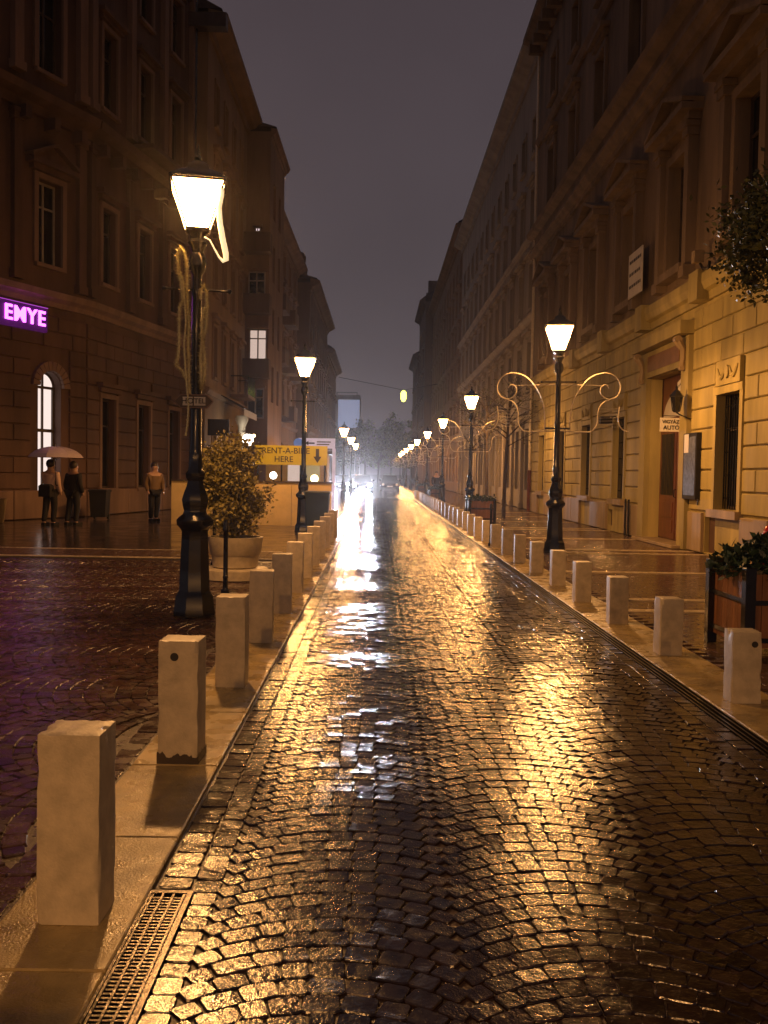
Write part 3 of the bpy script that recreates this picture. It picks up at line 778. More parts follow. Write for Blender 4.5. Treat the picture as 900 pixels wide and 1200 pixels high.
for Yc in bays:
    U = u(Yc-.6)
    window(F, U, 6.35, 1.24, 2.55); surround(F, U, 6.35, 1.24, 2.55, 'ochre_up', .2, .10); sill(F, U, 6.35, 1.5, 'ochre_up', .28, .18)
    for s_ in (-1, 1): pilaster(F, U+s_*1.0, 6.0, 9.35, .26, 'ochre_up', .22, 'aedicule_pilaster')
    hood(F, U, 9.36, 2.8, 'ochre_up', 'ped', .48)
    window(F, U, 12.5, 1.2, 2.4); surround(F, U, 12.5, 1.2, 2.4, 'ochre_up', .18, .09); sill(F, U, 12.5, 1.4, 'ochre_up', .22, .15); hood(F, U, 15.2, 1.9, 'ochre_up', 'flat', .3)
    window(F, U, 16.8, 1.1, 1.8); surround(F, U, 16.8, 1.1, 1.8, 'ochre_up', .16, .07); sill(F, U, 16.8, 1.3, 'ochre_up', .18, .14)
bh = [(h[0]-(.17 if h[2] == .95 else .02), h[1]+(.17 if h[2] == .95 else .02), h[2]-(.17 if h[2] == .95 else 0), h[3]+(.66 if h[2] == .95 else 0)) for h in gh]
bh[[h[2] for h in gh].index(.06)] = (door[0]-.55, door[1]+.55, 0, 5.3)
n_blocks = blocks(F, .02, Ln-.02, .88, 5.2, .43, 1.15, bh, 'ochre', rf)
bh2 = list(bh)
blocks(F, .02, Ln-.02, .0, .86, .86, 1.7, bh2, 'plinth', rf, .075, .012, name='plinth_block')
course(F, 0, Ln, 5.28, [(0,0),(.08,0),(.10,.16),(.20,.20),(.26,.34),(.26,.52),(.20,.56),(0,.60)], 'ochre')
course(F, 0, Ln, 5.90, [(0,0),(.05,0),(.05,.10),(0,.10)], 'ochre_up', 'parapet_band')
course(F, 0, Ln, 10.95, CORN, 'ochre_up'); course(F, 0, Ln, 11.65, [(0,0),(.10,0),(.14,.25),(.40,.36),(.46,.50),(0,.60)], 'ochre_up')
course(F, 0, Ln, 15.9, [(0,0),(.10,0),(.2,.18),(.2,.26),(0,.3)], 'ochre_up')
course(F, 0, Ln, 19.9, BIGC, 'ochre_up', 'cornice')
gable_roof(F, -.1, Ln, 20.86, 9, ov=.7)
br = MB(); br.box(-.14,.14,-.62,-.003,-.4,.0).mesh
brm = MB().box(-.13,.13,-.60,-.003,-.38,0).mesh('cornice_bracket', M['ochre_up'])
for k in range(36): F.part('cornice_bracket', brm, .5+k*1.03, 0, 20.2)
for Yc in bays[:-1]:
    F.part('pier', MB().box(-.28,.28,-.34,-.003,0,.62).mesh('pier', M['ochre']), u(Yc-.6)+2.05, 0, 5.27)
# door portal
Ux = (door[0]+door[1])/2; hw = (door[1]-door[0])/2
b = MB()
for s_ in (-1,1):
    b.box(Ux+s_*(hw+.26)-.24, Ux+s_*(hw+.26)+.24, -.13, -.002, 0, 4.7)
b.box(Ux-hw-.02, Ux+hw+.02, -.13, -.002, 4.06, 4.7)
F.part('door_surround', b.mesh('door_surround', M['ochre']))
F.part('panel', MB().box(Ux-hw+.1, Ux+hw-.1, -.145, -.131, 4.2, 4.58).mesh('panel', mat('brown_panel', (.2,.10,.05), .6)))
F.part('lintel', MB().box(Ux-hw-.6, Ux+hw+.6, -.36, -.003, 4.72, 5.0).mesh('lintel', M['ochre']))
for s_ in (-1,1):
    xx = Ux+s_*(hw+.26); b = MB(); pts = [(xx,-.14,3.95),(xx,-.20,4.05),(xx,-.17,4.2),(xx,-.18,4.4),(xx,-.28,4.56),(xx,-.32,4.70)]
    b.tube(pts, [.05,.075,.06,.07,.10,.06], 8); b.tube([(xx-.08,-.31,4.62),(xx+.08,-.31,4.62)], .085, 10); b.tube([(xx-.06,-.20,4.0),(xx+.06,-.20,4.0)], .06, 10)
    F.part('scroll_bracket', b.mesh('scroll_bracket', M['plinth'], smooth=True))
D = F.part('door', MB().box(Ux-hw, Ux+hw, .30, .36, .06, 4.05).mesh('door', M['door']))
for s_ in (-1,1):
    xx = Ux + s_*hw*.5; wv = hw*.5-.04
    lf = MB(); lf.box(xx-wv, xx+wv, .262, .298, .10, 2.95)
    L0 = F.part('door_leaf', lf.mesh('door_leaf', M['door']), 0,0,0, parent=D)
    F.part('glass', MB().box(xx-wv+.16, xx+wv-.16, .252, .2605, 1.15, 2.65).mesh('glass', M['glass']), 0,0,0, parent=D)
    bb = MB(); bb.box(xx-wv+.14, xx+wv-.14, .240, .2605, .25, .55, .0); bb.box(xx-wv+.14, xx+wv-.14, .240, .2605, .62, .98)
    F.part('raised_panel', bb.mesh('raised_panel', M['door']), 0,0,0, parent=D)
    bb = MB()
    for i in range(5): x_ = xx-wv+.22+i*(2*wv-.44)/4; bb.tube([(x_,.235,1.16),(x_+.02,.235,1.9),(x_,.235,2.64)], .008, 4)
    F.part('iron_scrollwork', bb.mesh('iron_scrollwork', M['iron']), 0,0,0, parent=D)
F.part('handle', MB().tube([(Ux+.06,.25,1.1),(Ux+.06,.20,1.12),(Ux+.06,.20,1.28),(Ux+.06,.25,1.3)], .012, 6).mesh('handle', M['steel']), 0,0,0, parent=D)
n = 12; b = MB(); ar = [(Ux-(hw-.14)*math.cos(PI*k/n), 3.05+.62*math.sin(PI*k/n)) for k in range(n+1)]
b.prism(ar, .285, .298); F.part('fanlight', b.mesh('fanlight', M['white']), 0,0,0, parent=D)
F.part('doorstep', MB().box(Ux-hw-.3, Ux+hw+.3, -.32, .28, 0, .07, .01).mesh('doorstep', M['plinth']))
# rain pipe at the far corner
pp_ = empty('rain_pipe', (XR-.12, 41.3, 0)); tag(pp_, 'pale rain pipe with brown iron foot at the far corner of the ochre building', 'rain pipe')
ob('pipe', MB().lathe([(.06,1.8),(.06,20)], 10).mesh('pipe', M['alu'], smooth=True), pp_); ob('pipe_foot', MB().lathe([(.085,0),(.085,1.78),(.075,1.82)], 10).mesh('pipe_foot', mat('rust_brown_iron', (.13,.04,.02), .4)), pp_)
# cellar hatches
for (a, c, z0, z1) in ((u(19.45), u(18.85), .02, .80), (u(27.6), u(27.1), .15, .62)):
    F.part('cellar_hatch', MB().box(a, c, .10, .13, z0, z1).mesh('cellar_hatch', mat('brown_hatch', (.10,.055,.04), .5)))

# things on the ochre wall
t = empty('parking_sign', (6.61, 20.9, 2.76)); tag(t, 'white sign reading VIGYÁZZ AUTÓ projecting over the wooden door', 'sign')
ob('sign_plate', MB().box(-.27,.27,-.012,.012,-.155,.155).mesh('sign_plate', M['white']), t)
text('VIGYÁZZ', .108, M['black'], t, (0,-.014,.062), (PI/2,0,0)); text('AUTÓ!', .13, M['black'], t, (0,-.014,-.068), (PI/2,0,0))
b = MB(); b.tube([(-.22,0,.156),(-.22,0,.20),(.28,0,.20)], .008, 5); b.tube([(.2,0,.156),(.2,0,.20)], .008, 5); ob('bracket', b.mesh('bracket', M['iron']), t)
t = empty('wall_lantern', (6.9, 20.35, 3.0)); tag(t, 'black wrought iron wall lantern beside the wooden door, unlit', 'wall lantern')
ob('bracket', MB().tube([(0,0,-.15),(-.12,0,-.12),(-.3,0,-.05),(-.38,0,.0)], .016, 6).mesh('bracket', M['iron'], smooth=True), t)
b = MB(); b.lathe([(.06,0),(.09,.03),(.085,.05)], 6, cx=-.38)
for i in range(6): a = i*PI/3; b.tube([(-.38+.085*math.cos(a), .085*math.sin(a), .04),(-.38+.13*math.cos(a), .13*math.sin(a), .34)], .01, 4)
b.lathe([(.15,.34),(.155,.36),(.07,.46),(.02,.5),(.03,.54),(.004,.6)], 6, cx=-.38); ob('lantern_frame', b.mesh('lantern_frame', M['iron']), t)
ob('lantern_glass', MB().lathe([(.07,.05),(.12,.335)], 6, cx=-.38).mesh('lantern_glass', M['glass']), t)
t = empty('notice_cabinet', (6.9, 20.05, 1.12)); tag(t, 'dark glazed notice cabinet with bluish sheets on the wall right of the door', 'notice cabinet')
ob('case', MB().box(-.16,-.055,-.42,.42,0,1.42).mesh('case', M['darkcloth']), t); ob('sheet', MB().box(-.165,-.161,-.36,.36,.08,1.34).mesh('sheet', M['noticeb']), t)
ob('paper_notice', MB().box(-.172,-.166,.06,.34,1.0,1.40).mesh('paper_notice', M['white']), t)
ob('foot_bracket', MB().obox((-.055,-.3,.02),(-.055,-.3,-.12),.02,.02).obox((-.055,.3,.02),(-.055,.3,-.12),.02,.02).mesh('foot_bracket', M['iron']), t)
def printed_board(name, w, h, loc, rot, label, lines):
    t = empty(name, loc); t.rotation_euler = rot; tag(t, label, 'banner')
    ob('board', MB().box(-w/2,w/2,-.015,.015,-h/2,h/2).mesh('board', M['white']), t)
    b = MB(); r = random.Random(int(w*100))
    for i in range(lines):
        z = h/2 - h*(i+.7)/(lines+.6); x = -w*.42
        while x < w*.4:
            l_ = r.uniform(.05,.16)*w; b.box(x, min(x+l_, w*.43), -.018, -.0155, z-h*.035, z+h*.035); x += l_ + w*.04
    ob('print_line', b.mesh('print_line', M['black']), t)
printed_board('tympanum_banner', .85, .62, (7.02, 21.35, 3.62), (0,R(-16),R(-90)), 'white banner with dark print hung slanting over the wooden door', 3)
printed_board('wall_banner', 1.25, 1.15, (6.62, 24.3, 6.85), (0,0,R(-90)), 'pale banner with dark print between the first floor windows', 3)
t = empty('floodlight', (6.9, 26.3, 3.25)); tag(t, 'dark floodlight on an arm above the grilled window left of the door', 'floodlight')
ob('arm', MB().tube([(0,0,-.1),(-.2,0,.02),(-.4,0,0)], .02, 6).mesh('arm', M['iron']), t); ob('housing', MB().box(-.62,-.30,-.14,.14,-.18,.02,.03).mesh('housing', M['darkcloth']), t)
t = empty('wall_camera', (6.62, 19.5, 5.9)); tag(t, 'small pale box and curved black arm on the ledge above the door', 'wall fitting')
ob('box', MB().box(-.12,.08,-.1,.1,.14,.38).mesh('box', M['plinth']), t); ob('arm', MB().tube([(0,-.1,.1),(.0,-.3,-.05),(.02,-.55,-.08),(.02,-.6,.05)], .03, 6).mesh('arm', M['iron']), t)
for (yy, l) in ((25.15,'left of the two thin dark pipes on the plinth by the door'),(24.85,'right of the two thin dark pipes on the plinth by the door')):
    tag(ob('plinth_pipe', MB().lathe([(.03,0),(.03,.98)],8).mesh('plinth_pipe', M['iron']), None, (6.76, yy, 0)), l, 'pipe', 'thin pipes on the plinth')
hy = MB(); hy.lathe([(.10,0),(.10,.05),(.075,.08),(.07,.55),(.09,.58),(.095,.64),(.08,.70),(.05,.78),(.02,.80)], 12); hy.tube([(-.14,0,.5),(.14,0,.5)], .035, 8)
tag(ob('fire_hydrant', hy.mesh('fire_hydrant', M['red'], smooth=True), None, (6.57, 15.5, 0)), 'small glossy red hydrant by the plinth at the right edge', 'hydrant')

# ---------- generic street facade
def plain_facade(F, Ln, H, x0, floors, pitch, ww, m, trim, r, gh_=None, hoods=True, back=9, sills=True, pil=None, end=.9, litset={}, gm='glass', wall_name='wall', rise=2.4, roof=True, cornice=BIGC, groundwin=(1.0,2.9), shut=None):
    n = max(1, int((Ln-2*end)/pitch)); st = (Ln-2*end)/n; holes = []; W_ = []
    for i in range(n):
        cx = x0 + end + st*(i+.5)
        for j, (z, h) in enumerate(floors):
            holes.append((cx-ww/2, cx+ww/2, z, z+h)); W_.append((cx, z, h, i, j))
    wall_part(F, x0+Ln, 0, H, holes, M[m], name=wall_name, back=back, x0=x0)
    for cx, z, h, i, j in W_:
        g = litset.get((i, j), gm)
        window(F, cx, z, ww, h, 'single' if ww < .8 else '', 'frame' if g == 'glass' else 'frame_p', g)
        surround(F, cx, z, ww, h, trim, .13, .06)
        if j > 0: sill(F, cx, z, ww, trim)
        if hoods and 0 < j < len(floors)-1: hood(F, cx, z+h+.18, ww+.7, trim, 'flat', .28)
    course(F, x0-.02, x0+Ln+.02, H-.6, cornice, trim, 'cornice')
    zs = [z for z, h in floors]
    for j in range(1, len(zs)):
        if j in (1, 3): course(F, x0, x0+Ln, zs[j]-.85, [(0,0),(.08,0),(.18,.16),(.18,.26),(0,.3)], trim)
    if pil:
        for i in range(n+1): pilaster(F, x0+end+st*i, pil[0], pil[1], pil[2], trim, .14)
    if roof: gable_roof(F, x0, x0+Ln, H+.36, back, ov=.55, rise=rise)
    return n, st

# right, second: pale stone building
root, F, Ln = building('pale_stone_building', (7.15, 81), (7.15, 41.62), 'pale grey stone building with ground floor pilasters beyond the ochre one')
n_, st_ = plain_facade(F, Ln, 21.2, 0, [(.9,2.9),(5.6,2.3),(9.4,2.2),(13.0,2.0),(16.6,1.7)], 3.0, 1.1, 'pale', 'pale', rf, pil=(.0,4.3,.42))
for k in range(60): F.part('dentil', cached('dentil', lambda: MB().box(-.12,.12,-.22,-.003,0,.26).mesh('dentil', M['pale'])), .4+k*.65, 0, 12.0)
for k in range(60): F.part('dentil', CACHE['dentil'], .4+k*.65, 0, 8.3)
course(F, 0, Ln, 4.35, CORN, 'pale'); course(F, 0, Ln, 8.56, CORN, 'pale'); course(F, 0, Ln, 12.26, CORN, 'pale')
for k in range(1, 13, 2):
    F.part('wall_anchor', cached('anchor', lambda: MB().box(-.25,.25,-.10,-.05,0,.04).mesh('wall_anchor', M['iron'])), .9+k*st_*.96, -.14, 2.9)
# right, third / fourth / fifth
root, F, Ln = building('tan_building', (7.25, 125), (7.25, 81.02), 'tan rendered building, third along the right side of the street')
plain_facade(F, Ln, 23.0, 0, [(.9,2.6),(5.4,2.2),(9.2,2.1),(12.8,2.0),(16.2,1.8),(19.2,1.6)], 3.6, 1.1, 'b2', 'b2', rf, litset={(2,0):'shop',(3,0):'shop'})
root, F, Ln = building('dark_corner_building', (6.2, 142), (6.2, 125.02), 'dark building with stepped roofline at the far right end')
plain_facade(F, Ln, 24.6, 0, [(.9,2.6),(5.4,2.2),(9.2,2.1),(12.8,2.0),(16.2,1.8),(19.6,1.6)], 3.6, 1.1, 'b4', 'b4', rf, rise=3.2)
F.part('chimney', MB().box(14.5,15.6,.4,1.6,24.9,27.6).mesh('chimney', M['b4'])); F.part('chimney', MB().box(9.5,10.3,.4,1.4,24.9,27.0).mesh('chimney', M['b4']))
root, F, Ln = building('low_dark_building', (6.0, 160), (6.0, 142.02), 'lower dark building closing the right side of the street')
plain_facade(F, Ln, 19.5, 0, [(.9,2.6),(5.4,2.2),(9.2,2.1),(12.8,2.0),(15.8,1.8)], 3.6, 1.1, 'b4', 'b4', rf)

# ---------- left, near: sooty corner building, two faces
P0 = Vector((-15.1, 17.6)); P1 = Vector((-9.4, 30.2)); P2 = Vector((-7.75, 38.78))
d1 = P1-P0; d2 = P2-P1; a1 = math.atan2(d1.y, d1.x); a2 = math.atan2(d2.y, d2.x)
root = empty('corner_building', (P0.x, P0.y, 0)); tag(root, 'dark sooty stone corner building with cornices and an arched lit window on the left', 'building')
F1 = Frame(root, 0, 0, a1); F2 = Frame(root, d1.x, d1.y, a2); L1 = d1.length; L2_ = d2.length
h1 = []
W1 = []
for cx in (1.5, 4.7, 7.9, 12.25):
    h1.append((cx-.48, cx+.48, .75, 4.5, True)); W1.append((cx, .75, .96, 3.75, 0))
for cx in (1.5, 4.0, 6.5, 9.0, 12.2):
    for z, h in ((7.7,2.5),(13.4,2.6),(17.6,2.2)): h1.append((cx-.5, cx+.5, z, z+h)); W1.append((cx, z, 1.0, h, 1))
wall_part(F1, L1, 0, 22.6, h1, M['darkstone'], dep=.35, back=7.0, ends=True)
for cx, z, w, h, k in W1:
    if k == 0:
        lit = cx > 12
        n = 12; b = MB(); r_ = w/2; ar = [(w/2, 0), ] + [(r_*math.cos(PI*q_/n), h-r_+r_*math.sin(PI*q_/n)) for q_ in range(n+1)] + [(-w/2, 0)]
        wf = MB(); wf.box(-w/2,-w/2+.07,0,.06,0,h-r_); wf.box(w/2-.07,w/2,0,.06,0,h-r_); wf.box(-.03,.03,0.002,.058,0,h); wf.box(-w/2,w/2,-.005,.065,h-r_-.04,h-r_+.04); wf.box(-w/2,w/2,-.004,.064,1.9,2.0)
        wf.tube([(r_*.96*math.cos(PI*q_/n), .03, h-r_+r_*.96*math.sin(PI*q_/n)) for q_ in range(n+1)], .035, 4)
        o = F1.part('arched_window', wf.mesh('arched_window', M['frame']), cx, .27, z)
        b.prism(ar, .066, .08); ob('pane', b.mesh('pane', M['shop' if lit else 'glass']), o)
        sb = MB()
        for q_ in range(n):
            a_, c_ = PI*q_/n, PI*(q_+1)/n
            sb.prism([((r_+.02)*math.cos(a_), h-r_+(r_+.02)*math.sin(a_)), ((r_+.30)*math.cos(a_), h-r_+(r_+.30)*math.sin(a_)), ((r_+.30)*math.cos(c_-.03), h-r_+(r_+.30)*math.sin(c_-.03)), ((r_+.02)*math.cos(c_-.03), h-r_+(r_+.02)*math.sin(c_-.03))], -.12, -.002)
        F1.part('arch_stone', sb.mesh('arch_stone', M['darktrim']), cx, 0, z)
    else:
        window(F1, cx, z, w, h, '', 'frame_p' if z < 9 else 'frame', dep=.24); surround(F1, cx, z, w, h, 'darktrim', .17, .09); sill(F1, cx, z, w, 'darktrim'); hood(F1, cx, z+h+.2, w+.9, 'darkstone', 'ped' if z < 9 else 'flat', .35)
h2 = []
W2 = []
for i in range(3):
    cx = 1.5 + i*2.75
    for z, h in ((.9,3.0),(7.7,2.5),(13.4,2.6),(17.6,2.2)): h2.append((cx-.5, cx+.5, z, z+h)); W2.append((cx, z, h))
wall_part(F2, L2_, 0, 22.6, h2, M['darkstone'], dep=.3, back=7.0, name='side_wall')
for cx, z, h in W2:
    window(F2, cx, z, 1.0, h, '', 'frame'); surround(F2, cx, z, 1.0, h, 'darktrim', .15, .08); sill(F2, cx, z, 1.0, 'darktrim'); hood(F2, cx, z+h+.2, 1.8, 'darkstone', 'flat', .3)
for F_, l_ in ((F1, L1), (F2, L2_)):
    hh = h1 if F_ is F1 else h2
    blocks(F_, .02, l_-.02, .9, 6.2, .48, 1.25, [(h[0]-.33, h[1]+.33, h[2], h[3]+.33) if F_ is F1 else (h[0]-.16, h[1]+.16, h[2], h[3]+.5) for h in hh if h[2] < 5], 'darkstone', rf, .06, .02)
    blocks(F_, .02, l_-.02, 0, .88, .88, 1.5, [h for h in hh if h[2] < .5], 'darktrim', rf, .10, .02, name='plinth_block')
    course(F_, 0, l_+.06, 6.45, [(0,0),(.14,0),(.18,.14),(.34,.24),(.40,.42),(0,.5)], 'darktrim')
    course(F_, 0, l_+.06, 12.0, [(0,0),(.14,0),(.20,.24),(.50,.34),(.56,.56),(0,.7)], 'darkstone'); course(F_, 0, l_+.1, 21.9, BIGC, 'darkstone', 'cornice')
    k = .2
    while k < l_: pilaster(F_, k, 13.0, 21.6, .34, 'darktrim', .2); pilaster(F_, k, 7.05, 11.9, .3, 'darkstone', .16); k += 2.75 if F_ is F2 else 2.66
brk = MB().box(-.12,.12,-.45,-.003,-.35,0).mesh('console', M['darkstone'])
for k in range(12): F1.part('console', brk, .6+k*1.15, 0, 12.0)
for k in range(7): F2.part('console', brk, .6+k*1.15, 0, 12.0)
# balcony and drainpipe on the side face
b = MB(); b.box(3.0,5.6,-.9,-.1,12.75,12.9); ob('balcony', b.mesh('balcony', M['darkstone']), root, (d1.x, d1.y, 0), a2)
pp_ = ob('rain_pipe', MB().lathe([(.07,0),(.07,21.5)], 8).mesh('rain_pipe', M['iron'], smooth=True), None, (-7.60, 38.55, 0)); tag(pp_, 'dark rain pipe running up between the sooty building and the tan one', 'rain pipe')
# neon sign under the cornice
sg = empty('neon_sign', (P0.x + (d1/L1).x*11.2, P0.y + (d1/L1).y*11.2, 5.98), a1); tag(sg, 'purple neon shop sign with glowing letters EMYE under the cornice on the left', 'neon sign')
ob('sign_box', MB().box(-3.2,.72,-.22,-.08,-.36,.34).mesh('sign_box', M['neonbox']), sg)
tx = text('EMYE', .62, M['neon'], sg, (-.18,-.25,0), (PI/2,0,0), extr=.02, off=.012)
core = MB().tube([(-3.2,-.24,.36),(.72,-.24,.36)], .012, 5); ob('neon_tube', core.mesh('neon_tube', emit('dim_purple_tube', (.7,.1,.9), .7)), sg)

# left, second: tan building with its end wall showing
root, F, Ln = building('tan_corner_building', (-7.15, 38.8), (-7.15, 50.3), 'tall tan building with dark eaves behind the big lamp on the left')
plain_facade(F, Ln, 20.0, 0, [(.6,2.9),(5.6,2.2),(9.2,2.1),(12.8,2.1),(16.3,1.8)], 2.1, .85, 'b2', 'b2', rf, hoods=True)
bl = MB(); bl.box(6.2,8.6,-.95,-.06,5.1,5.25)
B_ = F.part('balcony', bl.mesh('balcony', M['b3']))
rl = MB()
for i in range(18): rl.box(6.24+i*.138, 6.26+i*.138, -.93, -.91, 5.25, 6.1)
rl.box(6.2,8.6,-.94,-.90,6.1,6.15); rl.box(6.2,6.24,-.90,-.1,6.1,6.15); rl.box(8.56,8.6,-.90,-.1,6.1,6.15); ob('railing', rl.mesh('railing', M['iron']), B_)
F.part('end_eaves', MB().box(-.55,.0,-.8,9.5,19.4,19.95).mesh('end_eaves', M['tile']))
# left, third: brown building with a bay facing up the street
root, F, Ln = building('bay_window_building', (-6.95, 50.32), (-6.6, 76), 'brown building with balconies and a projecting bay, third on the left')
plain_facade(F, Ln-6.5, 17.8, 6.5, [(.6,2.9),(5.6,2.2),(9.0,2.1),(12.3,2.0),(15.2,1.6)], 3.0, 1.0, 'b3', 'b3', rf)
Fb = Frame(root, 0, -1.05, 0)
# bay body, its front toward the camera is the wall at local x=0
wall_part(Fb, 6.48, 0, 19.6, [(1.4+i*2.4, 2.4+i*2.4, z, z+2) for i in range(2) for z in (5.4,8.6,12,15.4)], M['b3'], name='bay_side_wall', back=9)
for i in range(2):
    for z in (5.4,8.6,12,15.4): window(Fb, 1.9+i*2.4, z, 1.0, 2.0)
course(Fb, -.02, 6.5, 19.3, CORN, 'b3', 'cornice'); gable_roof(Fb, -.1, 6.5, 19.82, 9, rise=1.2, ov=.3)
Fe = Frame(root, 0, 8.0, -PI/2)          # the end wall looking back at the camera: local x runs toward the street
def endwin(cx, z, w, h, gm):
    o = Fe.part('window', win_meshes(w, h, '', 'frame_p', gm)[0], cx, -.08, z); ob('pane', win_meshes(w, h, '', 'frame_p', gm)[1], o)
    Fe.part('window_hood', MB().box(-w/2-.1, w/2+.1, -.3, 0, 0, .12).mesh('window_hood', M['b3']), cx, -.0, z+h+.02)
endwin(8.5, 7.5, .95, 1.65, 'warmwin'); endwin(8.42, 13.8, .30, .75, 'pinkwin'); endwin(8.4, 10.6, .9, 1.6, 'glass'); endwin(8.4, 4.4, .9, 1.6, 'glass')
for z in (6.6, 10.0, 13.2):
    b = MB(); b.box(7.7,9.2,-.9,-.02,z-.1,z+.04); b.box(7.7,9.2,-.9,-.84,z+.04,z+.9); b.box(9.14,9.2,-.84,-.02,z+.04,z+.9); b.box(7.7,7.76,-.84,-.02,z+.04,z+.9)
    Fe.part('balcony', b.mesh('balcony', M['b4']))
for k, (xx, z) in enumerate(((8.5,5.1),(8.5,8.4),(8.5,11.7),(14.5,5.1),(14.5,8.4),(14.5,11.7),(20,8.4))):
    b = MB(); b.box(xx,xx+2.4,-1.0,-.06,z,z+.14); b.box(xx,xx+2.4,-1.0,-.95,z+.14,z+1.0); b.box(xx,xx+.05,-.95,-.06,z+.14,z+1.0); b.box(xx+2.35,xx+2.4,-.95,-.06,z+.14,z+1.0)
    F.part('balcony', b.mesh('balcony', M['b4']))
# left, fourth and fifth
root, F, Ln = building('dark_chimney_building', (-5.6, 76.02), (-5.45, 100), 'dark brown building with a chimney near the far left end')
plain_facade(F, Ln, 16.9, 0, [(.6,2.9),(5.6,2.2),(9.0,2.1),(12.3,2.0)], 3.0, 1.0, 'b4', 'b4', rf, roof=True, rise=1.2)
b = MB(); b.box(.3,1.3,.35,1.3,17.2,18.1); b.lathe([(.22,18.1),(.22,18.5),(.35,18.7),(.38,19.1),(.2,19.4),(.05,19.5)], 8, cx=.8, cy=.8); F.part('chimney', b.mesh('chimney', M['b4']))
root, F, Ln = building('far_left_building', (-5.45, 100.02), (-5.45, 122), 'last dark building on the left before the trees')
plain_facade(F, Ln, 14.6, 0, [(.6,2.6),(5.0,2.0),(8.2,2.0),(11.4,1.8)], 3.2, 1.0, 'b3', 'b4', rf)

# far end
t = empty('far_building', (-6.0, 205, 0)); tag(t, 'distant pale block with a bluish lit billboard above the end of the street', 'building')
ob('wall', MB().box(-8,2.2,0,12,0,18.6).mesh('wall', M['pale']), t); ob('billboard', MB().box(-2.6,2.1,-.3,-.05,11.5,17.6).mesh('billboard', M['bill']), t)
ob('roof_rail', MB().box(-3,1.6,.2,.3,19.1,19.3).box(-3,-2.8,.2,.3,18.6,19.1).box(1.4,1.6,.2,.3,18.6,19.1).mesh('roof_rail', M['iron']), t)

# ------------------------------------------------------------------ shop front bits on the left
t = empty('shop_awning', (-7.1, 44.0, 0)); tag(t, 'cream ribbed shop awning lit from below above a white globe lamp', 'awning')
b = MB()
b.add([(0,-2.2,5.0),(0,2.2,5.0),(1.15,2.2,4.35),(1.15,-2.2,4.35),(1.15,2.2,4.05),(1.15,-2.2,4.05)], [(0,1,2,3),(3,2,4,5)]); b.add([(0,-2.2,4.96),(0,2.2,4.96),(1.12,2.2,4.31),(1.12,-2.2,4.31)], [(3,2,1,0)])
ob('canopy', b.mesh('canopy', M['awn']), t)
b = MB()
for i in range(9): b.obox((.0,-2.2+i*.55,5.0),(1.15,-2.2+i*.55,4.36),.035,.05)
ob('rib', b.mesh('rib', M['frame']), t)
t = empty('shop_column', (-6.25, 43.2, 0)); tag(t, 'carved white column under the cream awning', 'column')
ob('column', MB().lathe([(.26,0),(.26,.3),(.18,.4),(.17,3.6),(.24,3.75),(.30,3.9),(.30,4.1)], 12).mesh('column', M['awn'], smooth=True), t)
def globe(x, y, z, r, m, label, group=None, base=0.0):
    t = empty('globe_lamp', (x, y, 0)); tag(t, label, 'globe lamp', group)
    pr = [(r*math.sin(PI*k/8)+.0005, z - r*math.cos(PI*k/8)) for k in range(9)]
    ob('globe', MB().lathe(pr, 14).mesh('globe', M[m], smooth='all'), t); ob('stem', MB().lathe([(.05,base),(.025,base+.1),(.025,z-r+.01)], 8).mesh('stem', M['iron']), t)
globe(-5.85, 42.5, 2.98, .27, 'globe', 'large bright white globe lamp above the clipped tree')
globe(-3.75, 34.0, 1.42, .13, 'globe', 'small white globe lamp behind the low wall, left')
globe(-2.35, 35.5, 1.32, .15, 'globew', 'warm globe lamp behind the low wall beside the lamp post')
globe(-2.9, 39, 1.25, .05, 'globew', 'tiny warm lamp behind the low wall')
globe(-5.0, 38, 3.0, .07, 'globew', 'tiny warm lamp beside the white globe')
tag(ob('black_board', MB().box(-.42,.42,-.03,.03,-.32,.32).mesh('black_board', M['black']), None, (-6.2, 36.6, 3.25)), 'black board hanging beside the shop, left of the globe lamp', 'board')

# low wall with the yellow rental sign
t = empty('low_wall', (-1.28, 26.9, 0)); tag(t, 'low ochre concrete panel wall behind the round tree and lamp post', 'wall')
x = 0.0; k = 0
while x > -4.6:
    ob('wall_panel', MB().box(x-1.148, x-.006, 0, .12, 0, 1.24, .006).mesh('wall_panel', M['wall']), t); x -= 1.155
ob('coping', MB().box(-4.62,.02,-.04,.16,1.243,1.29).mesh('coping', M['frame']), t)
t = empty('rental_sign', (-2.45, 27.5, 0)); tag(t, 'yellow sign board reading RENT-A-BIKE HERE with a black down arrow', 'sign')
ob('sign_board', MB().box(-1.12,1.0,-.03,.03,1.76,2.33).mesh('sign_board', M['yellow']), t)
text('RENT-A-BIKE', .245, M['black'], t, (-.22,-.032,2.17), (PI/2,0,0)); text('HERE', .24, M['black'], t, (-.28,-.032,1.92), (PI/2,0,0))
ob('arrow', MB().prism([(.66,2.25),(.76,2.25),(.76,2.02),(.83,2.02),(.71,1.83),(.59,2.02),(.66,2.02)], -.036,-.031).mesh('arrow', M['black']), t)
for x in (-1.05,-.35,.35,.93): ob('post', MB().lathe([(.025,0),(.025,1.78)],8,cx=x,cy=.055).mesh('post', M['iron']), t)
t = empty('banner_frame', (-2.15, 33.5, 0)); tag(t, 'pale lit banner with blue roundel and left arrow on a white frame', 'banner')
ob('banner', MB().box(-.66,.66,-.03,.03,2.42,2.78).mesh('banner', M['pinksign']), t); ob('post', MB().box(.56,.68,-.035,.035,0,2.42).mesh('post', M['pinksign']), t); ob('post', MB().box(-.6,-.54,-.03,.03,0,2.42).mesh('post', M['iron']), t)
